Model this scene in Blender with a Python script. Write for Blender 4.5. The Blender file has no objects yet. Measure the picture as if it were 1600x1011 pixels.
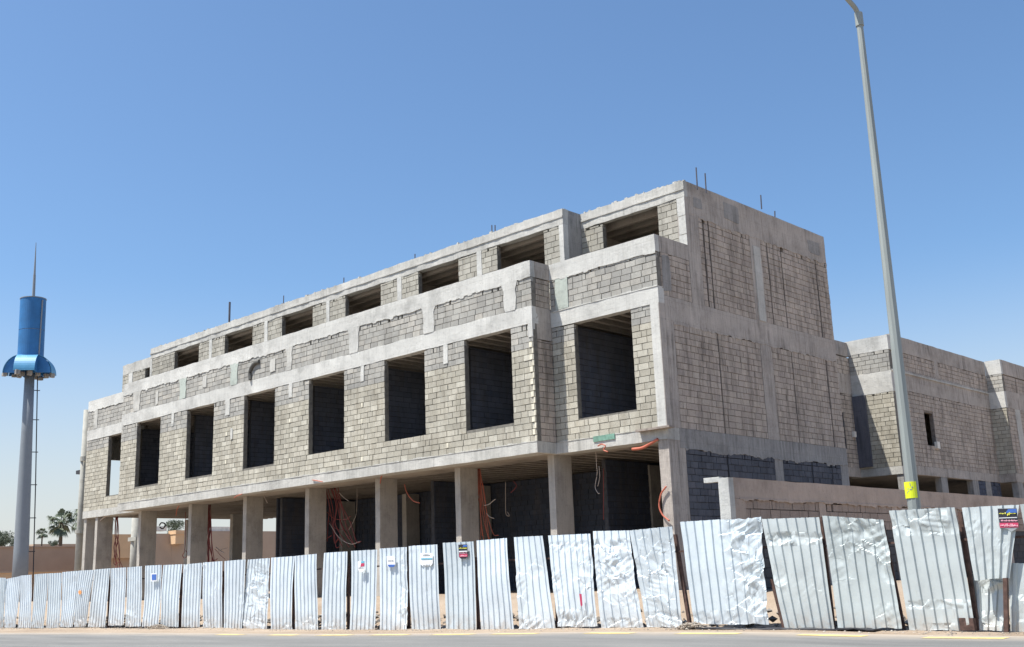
import bpy, bmesh, math, random
from mathutils import Vector, Matrix, noise
random.seed(7)
scene = bpy.context.scene
COL = scene.collection

# ------------------------------------------------------------------ camera
FX, PX0, PY0 = 1670.164, 800.0, 505.5
YAW, PITCH, ROLL = 0.7610, 0.2310, -0.0360
_F = Vector((-math.sin(YAW)*math.cos(PITCH), math.cos(YAW)*math.cos(PITCH), math.sin(PITCH)))
_R = Vector((math.cos(YAW), math.sin(YAW), 0.0)); _U = _R.cross(_F)
R2 = _R*math.cos(ROLL) + _U*math.sin(ROLL)
U2 = -_R*math.sin(ROLL) + _U*math.cos(ROLL)
cam_d = bpy.data.cameras.new('camera'); cam = bpy.data.objects.new('camera', cam_d); COL.objects.link(cam)
cam_d.sensor_width = 36.0; cam_d.lens = FX/1600.0*36.0
cam_d.clip_start = 0.1; cam_d.clip_end = 4000.0
m = Matrix((R2, U2, -_F)).transposed().to_4x4()
cam.matrix_world = m
scene.camera = cam
# ------------------------------------------------------------------ light
SUN_TRAVEL = Vector((0.50, 0.90, -2.15)).normalized()
SUN_EL = math.asin(-SUN_TRAVEL.z)
SUN_AZ = math.atan2(-SUN_TRAVEL.x, -SUN_TRAVEL.y)
world = bpy.data.worlds.new('World'); scene.world = world; world.use_nodes = True
wn = world.node_tree; wn.nodes.clear()
sky = wn.nodes.new('ShaderNodeTexSky'); sky.sky_type = 'NISHITA'; sky.sun_disc = False
sky.sun_elevation = SUN_EL; sky.sun_rotation = SUN_AZ
sky.air_density = 1.0; sky.dust_density = 1.2; sky.ozone_density = 3.0; sky.altitude = 0
bg = wn.nodes.new('ShaderNodeBackground'); bg.inputs[1].default_value = 0.098
wo = wn.nodes.new('ShaderNodeOutputWorld')
tint = wn.nodes.new('ShaderNodeMix'); tint.data_type = 'RGBA'; tint.blend_type = 'MULTIPLY'; tint.inputs[0].default_value = 1.0
tint.inputs[7].default_value = (0.80, 0.945, 1.03, 1)
wn.links.new(sky.outputs[0], tint.inputs[6]); # dusty haze low in the sky, the same all round
tc = wn.nodes.new('ShaderNodeTexCoord'); sz = wn.nodes.new('ShaderNodeSeparateXYZ'); mr_ = wn.nodes.new('ShaderNodeMapRange'); mr_.interpolation_type = 'SMOOTHSTEP'
mr_.inputs['From Min'].default_value = -0.02; mr_.inputs['From Max'].default_value = 0.28; mr_.inputs['To Min'].default_value = 0.92; mr_.inputs['To Max'].default_value = 0.0
hz = wn.nodes.new('ShaderNodeMix'); hz.data_type = 'RGBA'; hz.inputs[7].default_value = (4.45, 4.45, 4.30, 1)
wn.links.new(tc.outputs['Generated'], sz.inputs[0]); wn.links.new(sz.outputs[2], mr_.inputs['Value']); wn.links.new(mr_.outputs[0], hz.inputs[0])
wn.links.new(tint.outputs[2], hz.inputs[6]); wn.links.new(hz.outputs[2], bg.inputs[0]); wn.links.new(bg.outputs[0], wo.inputs[0])
sun_d = bpy.data.lights.new('sun', 'SUN'); sun_d.energy = 4.5; sun_d.angle = math.radians(0.55); sun_d.color = (1.0, 0.955, 0.88)
sun = bpy.data.objects.new('sun', sun_d); COL.objects.link(sun)
sun.rotation_euler = SUN_TRAVEL.to_track_quat('-Z', 'Y').to_euler()
sun.location = (-20, -20, 60)
scene.view_settings.view_transform = 'Standard'; scene.view_settings.look = 'None'
scene.view_settings.exposure = 0.82; scene.view_settings.gamma = 1.0
scene.view_settings.use_curve_mapping = False

# ------------------------------------------------------------------ helpers
def at(x, y, X=None, Y=None, Z=None):
    d = (_F*FX + R2*(x-PX0) - U2*(y-PY0))/FX
    if X is not None: return d*(X/d.x)
    if Y is not None: return d*(Y/d.y)
    return d*(Z/d.z)

def link(name, me, mat=None, parent=None, kind=None, label=None, cat=None, group=None, smooth=False):
    o = bpy.data.objects.new(name, me); COL.objects.link(o)
    if mat is not None:
        if isinstance(mat, (list, tuple)):
            for q in mat: me.materials.append(q)
        elif not me.materials: me.materials.append(mat)
    if parent is not None: o.parent = parent
    if kind: o['kind'] = kind
    if label: o['label'] = label
    if cat: o['category'] = cat
    if group: o['group'] = group
    if smooth:
        for p in me.polygons: p.use_smooth = True
    return o

def empty(name, label, cat, group=None):
    o = bpy.data.objects.new(name, None); COL.objects.link(o); o.empty_display_size = 0.3
    o['label'] = label; o['category'] = cat
    if group: o['group'] = group
    return o

class MB:
    def __init__(s): s.v = []; s.f = []; s.m = []
    def add(s, v, f, mi=0):
        n = len(s.v); s.v += [tuple(q) for q in v]; s.f += [tuple(n+i for i in q) for q in f]; s.m += [mi]*len(f)
    def box(s, lo, hi, mi=0, jit=0.0):
        (a, b, c), (d, e, g) = lo, hi
        if a > d: a, d = d, a
        if b > e: b, e = e, b
        if c > g: c, g = g, c
        v = [(a,b,c),(d,b,c),(d,e,c),(a,e,c),(a,b,g),(d,b,g),(d,e,g),(a,e,g)]
        if jit: v = [tuple(q+random.uniform(-jit, jit) for q in p) for p in v]
        s.add(v, [(3,2,1,0),(4,5,6,7),(0,1,5,4),(1,2,6,5),(2,3,7,6),(3,0,4,7)], mi)
    def rbox(s, lo, hi, seg=0.4, jit=0.01, mi=0, seed=0):
        """box with a finely divided, slightly uneven surface (cast concrete)"""
        lo = [min(a, b) for a, b in zip(lo, hi)]; hi2 = [max(a, b) for a, b in zip(lo, hi)]
        n = [max(1, min(120, int(round((hi2[i]-lo[i])/seg)))) for i in range(3)]
        idx = {}; base = len(s.v)
        def vid(i, j, k):
            if (i, j, k) in idx: return idx[(i, j, k)]
            p = Vector([lo[q] + (hi2[q]-lo[q])*(i, j, k)[q]/n[q] for q in range(3)])
            d = noise.noise_vector(p*1.7 + Vector((seed, seed*2.3, 0)))*jit + noise.noise_vector(p*5.1)*jit*0.5
            p = p + d
            idx[(i, j, k)] = len(s.v); s.v.append(tuple(p)); return idx[(i, j, k)]
        for ax in range(3):
            u, w = (ax+1) % 3, (ax+2) % 3
            for side in (0, n[ax]):
                for i in range(n[u]):
                    for j in range(n[w]):
                        q = []
                        for (di, dj) in ((0,0),(1,0),(1,1),(0,1)):
                            t = [0,0,0]; t[ax] = side; t[u] = i+di; t[w] = j+dj
                            q.append(vid(*t))
                        if side == 0: q.reverse()
                        s.f.append(tuple(q)); s.m.append(mi)
    def tube(s, pts, r, sides=6, mi=0, r2=None, caps=True):
        pts = [Vector(p) for p in pts]; n = len(pts); base = len(s.v)
        for i, p in enumerate(pts):
            t = (pts[min(i+1, n-1)] - pts[max(i-1, 0)])
            if t.length < 1e-9: t = Vector((0,0,1))
            t.normalize()
            a = t.cross(Vector((0.12, 0.3, 1))) if abs(t.z) < 0.97 else t.cross(Vector((1, 0.1, 0)))
            a.normalize(); b = t.cross(a)
            rr = r if r2 is None else r + (r2-r)*i/(n-1)
            for k in range(sides):
                an = 2*math.pi*k/sides
                s.v.append(tuple(p + a*math.cos(an)*rr + b*math.sin(an)*rr))
        for i in range(n-1):
            for k in range(sides):
                k2 = (k+1) % sides
                s.f.append((base+i*sides+k, base+(i+1)*sides+k, base+(i+1)*sides+k2, base+i*sides+k2)); s.m.append(mi)
        if caps:
            s.f.append(tuple(base+k for k in range(sides))); s.m.append(mi)
            s.f.append(tuple(base+(n-1)*sides+k for k in reversed(range(sides)))); s.m.append(mi)
    def mesh(s, name):
        me = bpy.data.meshes.new(name); me.from_pydata(s.v, [], s.f); me.update()
        if any(s.m): me.polygons.foreach_set('material_index', s.m)
        return me
    def fixed(s, name):
        me = s.mesh(name); bm = bmesh.new(); bm.from_mesh(me)
        bmesh.ops.recalc_face_normals(bm, faces=bm.faces); bm.to_mesh(me); bm.free(); return me
    def obj(s, name, mat, parent=None, **k):
        return link(name, s.fixed(name), mat, parent, **k)

def curve_pts(P, n=6):
    P = [Vector(p) for p in P]
    if len(P) < 3: return P
    Q = [P[0]*2-P[1]] + P + [P[-1]*2-P[-2]]; out = []
    for i in range(1, len(Q)-2):
        p0, p1, p2, p3 = Q[i-1:i+3]
        for k in range(n):
            t = k/n
            out.append(0.5*((2*p1)+(p2-p0)*t+(2*p0-5*p1+4*p2-p3)*t*t+(3*p1-p0-3*p2+p3)*t**3))
    out.append(Q[-2]); return out

# ------------------------------------------------------------------ materials
def new_mat(name):
    mt = bpy.data.materials.new(name); mt.use_nodes = True; nt = mt.node_tree
    return mt, nt, nt.nodes['Principled BSDF']
def N(nt, t, **k):
    n = nt.nodes.new(t)
    for a, b in k.items(): setattr(n, a, b)
    return n
def wpos(nt, scale=(1,1,1)):
    g = N(nt, 'ShaderNodeNewGeometry'); mp = N(nt, 'ShaderNodeMapping'); mp.inputs['Scale'].default_value = scale
    nt.links.new(g.outputs['Position'], mp.inputs['Vector']); return mp.outputs[0]
def nz(nt, vec, scale, detail=5, rough=0.6):
    n = N(nt, 'ShaderNodeTexNoise'); n.inputs['Scale'].default_value = scale; n.inputs['Detail'].default_value = detail
    n.inputs['Roughness'].default_value = rough; nt.links.new(vec, n.inputs['Vector']); return n.outputs['Fac']
def ramp(nt, fac, stops):
    r = N(nt, 'ShaderNodeValToRGB'); e = r.color_ramp.elements
    while len(e) < len(stops): e.new(0.5)
    for i, (p, c) in enumerate(stops):
        e[i].position = p; e[i].color = (c[0], c[1], c[2], 1) if isinstance(c, (tuple, list)) else (c, c, c, 1)
    nt.links.new(fac, r.inputs[0]); return r.outputs[0]
def mix(nt, a, b, fac, mode='MIX'):
    m_ = N(nt, 'ShaderNodeMix', data_type='RGBA', blend_type=mode)
    for s, v in ((m_.inputs[6], a), (m_.inputs[7], b)):
        if isinstance(v, (tuple, list)): s.default_value = (v[0], v[1], v[2], 1)
        else: nt.links.new(v, s)
    if isinstance(fac, (int, float)): m_.inputs[0].default_value = fac
    else: nt.links.new(fac, m_.inputs[0])
    return m_.outputs[2]
def bump(nt, b, h, strength=0.4, dist=0.01):
    n = N(nt, 'ShaderNodeBump'); n.inputs['Strength'].default_value = strength; n.inputs['Distance'].default_value = dist
    nt.links.new(h, n.inputs['Height']); nt.links.new(n.outputs[0], b.inputs['Normal'])

def concrete(name, col, dark=0.55, streak=0.5, lines=True):
    mt, nt, b = new_mat(name)
    c2 = tuple(v*dark for v in col)
    p = wpos(nt)
    cloud = ramp(nt, nz(nt, p, 0.9, 6, 0.65), [(0.30, tuple(v*0.66 for v in col)), (0.46, tuple(v*.93 for v in col)), (0.56, col), (0.72, tuple(min(1, v*1.14) for v in col))])
    st = ramp(nt, nz(nt, wpos(nt, (5.5, 5.5, 0.35)), 1.3, 4, 0.6), [(0.47, 0.0), (0.66, 1.0)])
    gate = ramp(nt, nz(nt, wpos(nt, (0.6, 0.6, 0.9)), 0.9, 3), [(0.42, 0.0), (0.62, 1.0)])
    sm = N(nt, 'ShaderNodeMath', operation='MULTIPLY'); nt.links.new(st, sm.inputs[0]); nt.links.new(gate, sm.inputs[1])
    s2 = N(nt, 'ShaderNodeMath', operation='MULTIPLY'); nt.links.new(sm.outputs[0], s2.inputs[0]); s2.inputs[1].default_value = streak
    c = mix(nt, cloud, c2, s2.outputs[0])
    sp = ramp(nt, nz(nt, p, 14, 4, 0.7), [(0.30, 0.72), (0.42, 1.0), (1.0, 1.0)])
    c = mix(nt, c, sp, 1.0, 'MULTIPLY')
    h = nz(nt, p, 9, 8, 0.78)
    fs = ramp(nt, nz(nt, wpos(nt, (13, 13, 0.8)), 1.6, 6, 0.75), [(0.36, 0.74), (0.56, 1.0)])
    c = mix(nt, c, fs, min(1.0, streak*1.15), 'MULTIPLY')
    if lines:
        w = N(nt, 'ShaderNodeTexBrick'); w.inputs['Scale'].default_value = 1.0; w.inputs['Mortar Size'].default_value = 0.006
        w.inputs['Brick Width'].default_value = 1.22; w.inputs['Row Height'].default_value = 0.61; w.offset = 0.35
        w.inputs['Color1'].default_value = (1,1,1,1); w.inputs['Color2'].default_value = (0.9,0.9,0.9,1); w.inputs['Mortar'].default_value = (0.62,0.62,0.6,1)
        g = N(nt, 'ShaderNodeNewGeometry'); sx = N(nt, 'ShaderNodeSeparateXYZ'); nt.links.new(g.outputs['Position'], sx.inputs[0])
        ad = N(nt, 'ShaderNodeMath', operation='ADD'); nt.links.new(sx.outputs[0], ad.inputs[0]); nt.links.new(sx.outputs[1], ad.inputs[1])
        cb = N(nt, 'ShaderNodeCombineXYZ'); nt.links.new(ad.outputs[0], cb.inputs[0]); nt.links.new(sx.outputs[2], cb.inputs[1])
        nt.links.new(cb.outputs[0], w.inputs['Vector'])
        c = mix(nt, c, w.outputs[0], 0.45, 'MULTIPLY')
    nt.links.new(c, b.inputs['Base Color']); b.inputs['Roughness'].default_value = 0.92
    b.inputs['Specular IOR Level'].default_value = 0.2
    bump(nt, b, h, 0.75, 0.03)
    return mt

def blockmat(name, cols, stain=0.5, stain_col=(0.15, 0.13, 0.11), var=1.0):
    """one random tone per block, plus grime"""
    mt, nt, b = new_mat(name)
    g = N(nt, 'ShaderNodeNewGeometry'); oi = N(nt, 'ShaderNodeObjectInfo')
    a = N(nt, 'ShaderNodeMath', operation='ADD'); nt.links.new(g.outputs['Random Per Island'], a.inputs[0]); nt.links.new(oi.outputs['Random'], a.inputs[1])
    fr = N(nt, 'ShaderNodeMath', operation='FRACT'); nt.links.new(a.outputs[0], fr.inputs[0])
    n = len(cols)
    c = ramp(nt, fr.outputs[0], [(i/(n-1), q) for i, q in enumerate(cols)])
    p = wpos(nt)
    st = ramp(nt, nz(nt, wpos(nt, (3.2, 3.2, 0.5)), 1.1, 5, 0.65), [(0.46, 0.0), (0.68, 1.0)])
    s2 = N(nt, 'ShaderNodeMath', operation='MULTIPLY'); nt.links.new(st, s2.inputs[0]); s2.inputs[1].default_value = stain
    c = mix(nt, c, stain_col, s2.outputs[0])
    cl = ramp(nt, nz(nt, p, 0.55, 4, 0.6), [(0.3, 0.78), (0.55, 1.0), (0.75, 1.12)])
    c = mix(nt, c, cl, 0.8, 'MULTIPLY')
    sp = ramp(nt, nz(nt, p, 38, 3, 0.7), [(0.28, 0.62), (0.48, 1.0), (0.8, 1.1)])
    c = mix(nt, c, sp, 0.8, 'MULTIPLY')
    nt.links.new(c, b.inputs['Base Color']); b.inputs['Roughness'].default_value = 0.95; b.inputs['Specular IOR Level'].default_value = 0.15
    bump(nt, b, nz(nt, p, 55, 4, 0.75), 0.8, 0.012)
    return mt

def plain(name, col, rough=0.7, metal=0.0, var=0.15, sc=3.0, bmp=0.0, bsc=30):
    mt, nt, b = new_mat(name)
    p = wpos(nt)
    c = ramp(nt, nz(nt, p, sc, 5, 0.6), [(0.3, tuple(v*(1-var) for v in col)), (0.7, tuple(min(1, v*(1+var)) for v in col))])
    nt.links.new(c, b.inputs['Base Color']); b.inputs['Roughness'].default_value = rough; b.inputs['Metallic'].default_value = metal
    if bmp: bump(nt, b, nz(nt, p, bsc, 5, 0.7), bmp, 0.01)
    return mt

M_conc = concrete('concrete', (0.54, 0.53, 0.49), 0.5, 0.55)
M_concw = concrete('pale_concrete', (0.58, 0.575, 0.54), 0.55, 0.30)
M_concs = concrete('stained_concrete', (0.475, 0.43, 0.385), 0.42, 0.8)
M_concd = concrete('damp_concrete', (0.35, 0.34, 0.325), 0.45, 0.8)
M_column = concrete('column_concrete', (0.46, 0.43, 0.385), 0.6, 0.4, False)
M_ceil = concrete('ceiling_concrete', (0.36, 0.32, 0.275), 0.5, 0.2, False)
M_mortar = plain('mortar', (0.16, 0.15, 0.13), 0.95, var=0.35, sc=6, bmp=0.5)
M_mortars = plain('mortar_brown', (0.19, 0.165, 0.145), 0.95, var=0.35, sc=6, bmp=0.5)
M_mortard = plain('dark_mortar', (0.06, 0.062, 0.07), 0.95, var=.3, sc=6)
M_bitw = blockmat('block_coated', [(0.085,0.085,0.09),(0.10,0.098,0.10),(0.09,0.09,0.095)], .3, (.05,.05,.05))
M_room = blockmat('block_room_shade', [(0.155,0.175,0.225),(0.20,0.22,0.27),(0.178,0.195,0.245)], 0.4)  # shade of the rooms put into the block colour, darker and bluer
M_dab = plain('pale_mortar', (0.66, 0.62, 0.50), .9, var=.2, sc=8)
M_warm = blockmat('block_warm', [(0.461, 0.436, 0.361), (0.381, 0.36, 0.301), (0.525, 0.496, 0.417), (0.421, 0.396, 0.329), (0.573, 0.548, 0.465), (0.397, 0.376, 0.317), (0.485, 0.456, 0.377)], 0.35, (0.22,0.19,0.14))
M_grey = blockmat('block_grey', [(0.399, 0.389, 0.358), (0.324, 0.317, 0.294), (0.444, 0.434, 0.395), (0.354, 0.347, 0.32), (0.474, 0.452, 0.403), (0.376, 0.366, 0.335)], 0.3, (0.2,0.19,0.17))
M_side = blockmat('block_brown', [(0.441, 0.384, 0.331), (0.481, 0.419, 0.358), (0.416, 0.364, 0.313), (0.516, 0.451, 0.383), (0.456, 0.396, 0.343), (0.431, 0.376, 0.328), (0.496, 0.429, 0.368)], 0.6, (0.11,0.095,0.085))
M_top = blockmat('block_rough', [(0.42,0.40,0.34),(0.34,0.325,0.28),(0.47,0.45,0.39),(0.38,0.36,0.31)], 0.35)
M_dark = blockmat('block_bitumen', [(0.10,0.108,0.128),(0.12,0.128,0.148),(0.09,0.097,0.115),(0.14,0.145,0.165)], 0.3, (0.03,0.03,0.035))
M_in = blockmat('block_interior_shade', [(0.068,0.082,0.115),(0.088,0.104,0.14),(0.078,0.092,0.127)], 0.4)  # indoor darkness put into the block colour, dark and bluish
M_pink = blockmat('block_pinkish', [(0.357, 0.288, 0.248), (0.327, 0.268, 0.23), (0.381, 0.306, 0.26), (0.345, 0.283, 0.242)], 0.35, (0.16,0.13,0.11))
M_green = concrete('green_tinted_concrete', (0.46, 0.505, 0.455), 0.7, 0.3, False)
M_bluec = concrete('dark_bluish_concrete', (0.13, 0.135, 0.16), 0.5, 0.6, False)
M_plaster = concrete('pink_plaster', (0.46, 0.375, 0.315), 0.65, 0.3, False)
M_conduit = plain('orange_conduit', (0.46, 0.125, 0.075), 0.5)
M_conduitd = plain('maroon_conduit', (0.22, 0.045, 0.04), 0.55)
M_cable = plain('pale_cable', (0.45, 0.38, 0.33), 0.6)
M_black = plain('black_metal', (0.03, 0.03, 0.035), 0.6)
M_rebar = plain('rebar', (0.10, 0.10, 0.12), 0.7, 0.4)
M_wood = plain('weathered_timber', (0.26, 0.22, 0.19), 0.9, var=0.3, sc=9)
M_rust = plain('rusty_steel', (0.085, 0.048, 0.038), 0.85, var=0.5, sc=12)
M_tan = plain('tan_plaster', (0.42, 0.315, 0.235), 0.9, var=0.08, sc=0.5)
M_orange = plain('ochre_plaster', (0.62, 0.42, 0.25), 0.9, var=0.08, sc=0.8)
M_whitep = plain('white_plaster', (0.7, 0.68, 0.62), 0.9)
M_blue = plain('blue_paint', (0.022, 0.145, 0.36), 0.55, var=0.16, sc=1.2)
M_bluel = plain('light_blue_paint', (0.07, 0.27, 0.47), 0.45, var=0.08)
M_towerpole = plain('grey_blue_paint', (0.21, 0.235, 0.26), 0.45, var=0.05)
M_yellow = plain('yellow_plate', (0.72, 0.80, 0.02), 0.5, var=0.03)

# galvanised pole
M_galv, nt, b = new_mat('galvanised_steel')
c = ramp(nt, nz(nt, wpos(nt, (6, 6, 0.5)), 1.5, 5), [(0.3, (0.25,0.27,0.255)), (0.7, (0.34,0.365,0.34))])
nt.links.new(c, b.inputs['Base Color']); b.inputs['Metallic'].default_value = 0.25; b.inputs['Roughness'].default_value = 0.55
# street pole concrete-like round
M_upole = plain('utility_pole_paint', (0.34, 0.335, 0.30), 0.8, var=0.15)

# corrugated sheet metal
def sheet_mat(name, col, dirt):
    mt, nt, b = new_mat(name)
    p = wpos(nt)
    base = ramp(nt, nz(nt, p, 1.1, 6, 0.65), [(0.3, tuple(v*0.84 for v in col)), (0.6, col), (0.8, tuple(min(1,v*1.06) for v in col))])
    oi = N(nt, 'ShaderNodeObjectInfo')
    tone = ramp(nt, oi.outputs['Random'], [(0, (0.86,0.87,0.86)), (0.5, (0.95,0.95,0.945)), (1, (1.0,1.0,1.0))])
    base = mix(nt, base, tone, 1.0, 'MULTIPLY')
    scr = ramp(nt, nz(nt, wpos(nt, (9, 9, 1.2)), 2.2, 6, 0.75), [(0.60, 0.0), (0.72, 0.55)])
    base = mix(nt, base, (0.33, 0.32, 0.30), scr)
    rs = ramp(nt, nz(nt, p, 7.0, 7, 0.8), [(0.695, 0.0), (0.75, 1.0)])
    base = mix(nt, base, (0.20, 0.10, 0.06), rs)
    # dust splashed up from the ground
    g = N(nt, 'ShaderNodeNewGeometry'); sx = N(nt, 'ShaderNodeSeparateXYZ'); nt.links.new(g.outputs['Position'], sx.inputs[0])
    mr = N(nt, 'ShaderNodeMapRange'); mr.inputs['From Min'].default_value = -1.15; mr.inputs['From Max'].default_value = -0.72
    mr.inputs['To Min'].default_value = 1.0; mr.inputs['To Max'].default_value = 0.0
    nt.links.new(sx.outputs[2], mr.inputs['Value'])
    dn = ramp(nt, nz(nt, p, 5, 5, 0.7), [(0.38, 0.0), (0.65, 1.0)])
    dm = N(nt, 'ShaderNodeMath', operation='MULTIPLY'); nt.links.new(mr.outputs[0], dm.inputs[0]); nt.links.new(dn, dm.inputs[1])
    d2 = N(nt, 'ShaderNodeMath', operation='MULTIPLY'); nt.links.new(dm.outputs[0], d2.inputs[0]); d2.inputs[1].default_value = dirt
    base = mix(nt, base, (0.42, 0.35, 0.28), d2.outputs[0])
    nt.links.new(base, b.inputs['Base Color'])
    b.inputs['Metallic'].default_value = 0.25
    rr = ramp(nt, nz(nt, p, 3.0, 5), [(0.3, 0.46), (0.7, 0.64)]); nt.links.new(rr, b.inputs['Roughness'])
    bump(nt, b, nz(nt, p, 9, 5, 0.6), 0.25, 0.01)
    return mt
M_sheet = sheet_mat('galvanised_sheet', (0.69, 0.755, 0.80), 0.8)
M_sheetg = sheet_mat('galvanised_sheet_dull', (0.565, 0.61, 0.61), 0.9)

# ------------------------------------------------------------------ ground, road
GX = [(-2000,-1.6),(-90,-1.6),(-60,-1.42),(-44,-1.31),(-30,-1.21),(-20.8,-1.18),(-17.3,-1.14),(-13,-1.08),(-9.7,-1.065),(-7,-1.10),(-6,-1.10),(60,-1.15),(2000,-1.2)]
def zg(x):
    for (a, za), (b_, zb) in zip(GX, GX[1:]):
        if a <= x <= b_: return za + (zb-za)*(x-a)/(b_-a)
    return -1.2
def road_edge(x): return 16.35 + 0.055*(max(min(x, 20), -70)+6)

M_sand, nt, b = new_mat('sand')
p = wpos(nt)
c = ramp(nt, nz(nt, p, 0.6, 8, 0.7), [(0.3, (0.26,0.20,0.15)), (0.5, (0.335,0.265,0.20)), (0.7, (0.39,0.32,0.25))])
c = mix(nt, c, ramp(nt, nz(nt, p, 30, 4, 0.8), [(0.3, 0.6), (0.5, 1.0)]), 0.6, 'MULTIPLY')
nt.links.new(c, b.inputs['Base Color']); b.inputs['Roughness'].default_value = 1.0; b.inputs['Specular IOR Level'].default_value = 0.1
bump(nt, b, nz(nt, p, 18, 8, 0.8), 0.9, 0.03)

M_asph, nt, b = new_mat('asphalt')
p = wpos(nt)
c = ramp(nt, nz(nt, wpos(nt, (0.25, 1.6, 1)), 0.9, 7, 0.65), [(0.3, (0.125,0.124,0.118)), (0.55, (0.175,0.172,0.162)), (0.75, (0.225,0.215,0.20))])
c = mix(nt, c, ramp(nt, nz(nt, p, 60, 3, 0.8), [(0.3, 0.72), (0.6, 1.1)]), 0.8, 'MULTIPLY')
# dust blown over the edge of the road
g = N(nt, 'ShaderNodeNewGeometry'); sx = N(nt, 'ShaderNodeSeparateXYZ'); nt.links.new(g.outputs['Position'], sx.inputs[0])
ml = N(nt, 'ShaderNodeMath', operation='MULTIPLY_ADD'); nt.links.new(sx.outputs[0], ml.inputs[0]); ml.inputs[1].default_value = -0.055; ml.inputs[2].default_value = -0.33
ad = N(nt, 'ShaderNodeMath', operation='ADD'); nt.links.new(sx.outputs[1], ad.inputs[0]); nt.links.new(ml.outputs[0], ad.inputs[1])
wob = N(nt, 'ShaderNodeMath', operation='MULTIPLY_ADD'); nt.links.new(nz(nt, p, 0.8, 6, 0.7), wob.inputs[0]); wob.inputs[1].default_value = 1.6; nt.links.new(ad.outputs[0], wob.inputs[2])
mr = N(nt, 'ShaderNodeMapRange'); nt.links.new(wob.outputs[0], mr.inputs['Value'])
mr.inputs['From Min'].default_value = 15.9; mr.inputs['From Max'].default_value = 17.2
c = mix(nt, c, (0.36, 0.30, 0.235), mr.outputs[0])
nt.links.new(c, b.inputs['Base Color']); b.inputs['Roughness'].default_value = 0.9
bump(nt, b, nz(nt, p, 90, 4, 0.8), 0.6, 0.008)

M_paint, nt, b = new_mat('yellow_road_paint')
p = wpos(nt)
c = ramp(nt, nz(nt, p, 9, 6, 0.75), [(0.36, (0.34,0.29,0.19)), (0.5, (0.66,0.50,0.17)), (0.75, (0.75,0.60,0.24))])
nt.links.new(c, b.inputs['Base Color']); b.inputs['Roughness'].default_value = 0.8

def grid_sheet(xs, ys, zf):
    v = [(x, y, zf(x, y)) for y in ys for x in xs]; nx = len(xs)
    f = [(j*nx+i, j*nx+i+1, (j+1)*nx+i+1, (j+1)*nx+i) for j in range(len(ys)-1) for i in range(nx-1)]
    me = bpy.data.meshes.new('sheet'); me.from_pydata(v, [], f); me.update(); return me
xs = [g[0] for g in GX]
def bank_z(x, y):
    t = max(0.0, min(1.0, (y-17.25)/2.6)); t = t*t*(3-2*t)
    return zg(x)-.02 + t*(-0.42-.15*min(1, max(0, (-x-10)/8))-zg(x)) + noise.fractal(Vector((x*.5, y*.7, 4)), 1.0, 2.0, 3)*.07*min(1, (y-17.2)/.6)
link('ground', grid_sheet(xs, [-1500, -200, 0, 17.75, 60, 300, 2500], lambda x, y: zg(x)-0.02), M_sand, kind='structure')
def frange(a, b_, s):
    out = []; x = a
    while x < b_: out.append(x); x += s
    out.append(b_); return out
# sandy shoulder between road and fence, humped against the foot of the sheets
def shoulder_z(x, y):
    t = max(0.0, min(1.0, (y-road_edge(x))/max(0.3, (17.0-road_edge(x)))))
    s = 1.0 if y < 17.15 else max(0.0, 1-(y-17.15)/0.6)
    h = noise.fractal(Vector((x*0.9, y*1.3, 3)), 1.0, 2.0, 4)*0.035 + noise.noise(Vector((x*0.23, 0, 9)))*0.035
    return zg(x) - 0.012 + t*s*(0.02 + max(-0.01, h))
ysh = frange(13.0, 17.75, 0.09)
link('sand_shoulder', grid_sheet(frange(-62, 8, 0.14), ysh, shoulder_z), M_sand, kind='structure', smooth=True)
link('sand_bank', grid_sheet(frange(-72, 12, .5), frange(17.2, 24, .2)+[27, 31, 36, 45, 70, 95], bank_z), M_sand, kind='structure', smooth=True)
# road: a sheet whose far edge follows road_edge
rx = frange(-120, 40, 1.0); v = []; f = []
for x in rx:
    e = road_edge(x) + noise.noise(Vector((x*0.7, 5, 0)))*0.10
    v += [(x, -9.0, zg(x)+0.003), (x, 8.0, zg(x)+0.003), (x, 13.0, zg(x)+0.003), (x, e, zg(x)+0.003), (x, e+0.04, zg(x)-0.03)]
for i in range(len(rx)-1):
    for j in range(4): f.append((i*5+j, (i+1)*5+j, (i+1)*5+j+1, i*5+j+1))
me = bpy.data.meshes.new('road'); me.from_pydata(v, [], f); me.update()
road = link('road', me, M_asph, kind='structure')
for (a, c_) in ((-2.6,-1.5),(-4.75,-3.6),(-6.97,-5.84),(-8.93,-7.87),(-11.18,-10.0),(-13.11,-12.1),(-15.41,-14.29),(-17.06,-15.93),(-18.9,-17.8),(-20.7,-19.6),(-22.5,-21.5),(-24.6,-23.6)):
    q = MB(); n = 6; vv = []; ff = []
    for i in range(n+1):
        x = a+(c_-a)*i/n; e = road_edge(x)-0.50; j1 = random.uniform(-.012,.012)
        vv += [(x, e-0.15+j1, zg(x)+0.008), (x, e+0.13+j1, zg(x)+0.008)]
    for i in range(n): ff.append((2*i, 2*i+2, 2*i+3, 2*i+1))
    me = bpy.data.meshes.new('lane_dash'); me.from_pydata(vv, [], ff); me.update(); link('lane_dash', me, M_paint, road)
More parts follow.
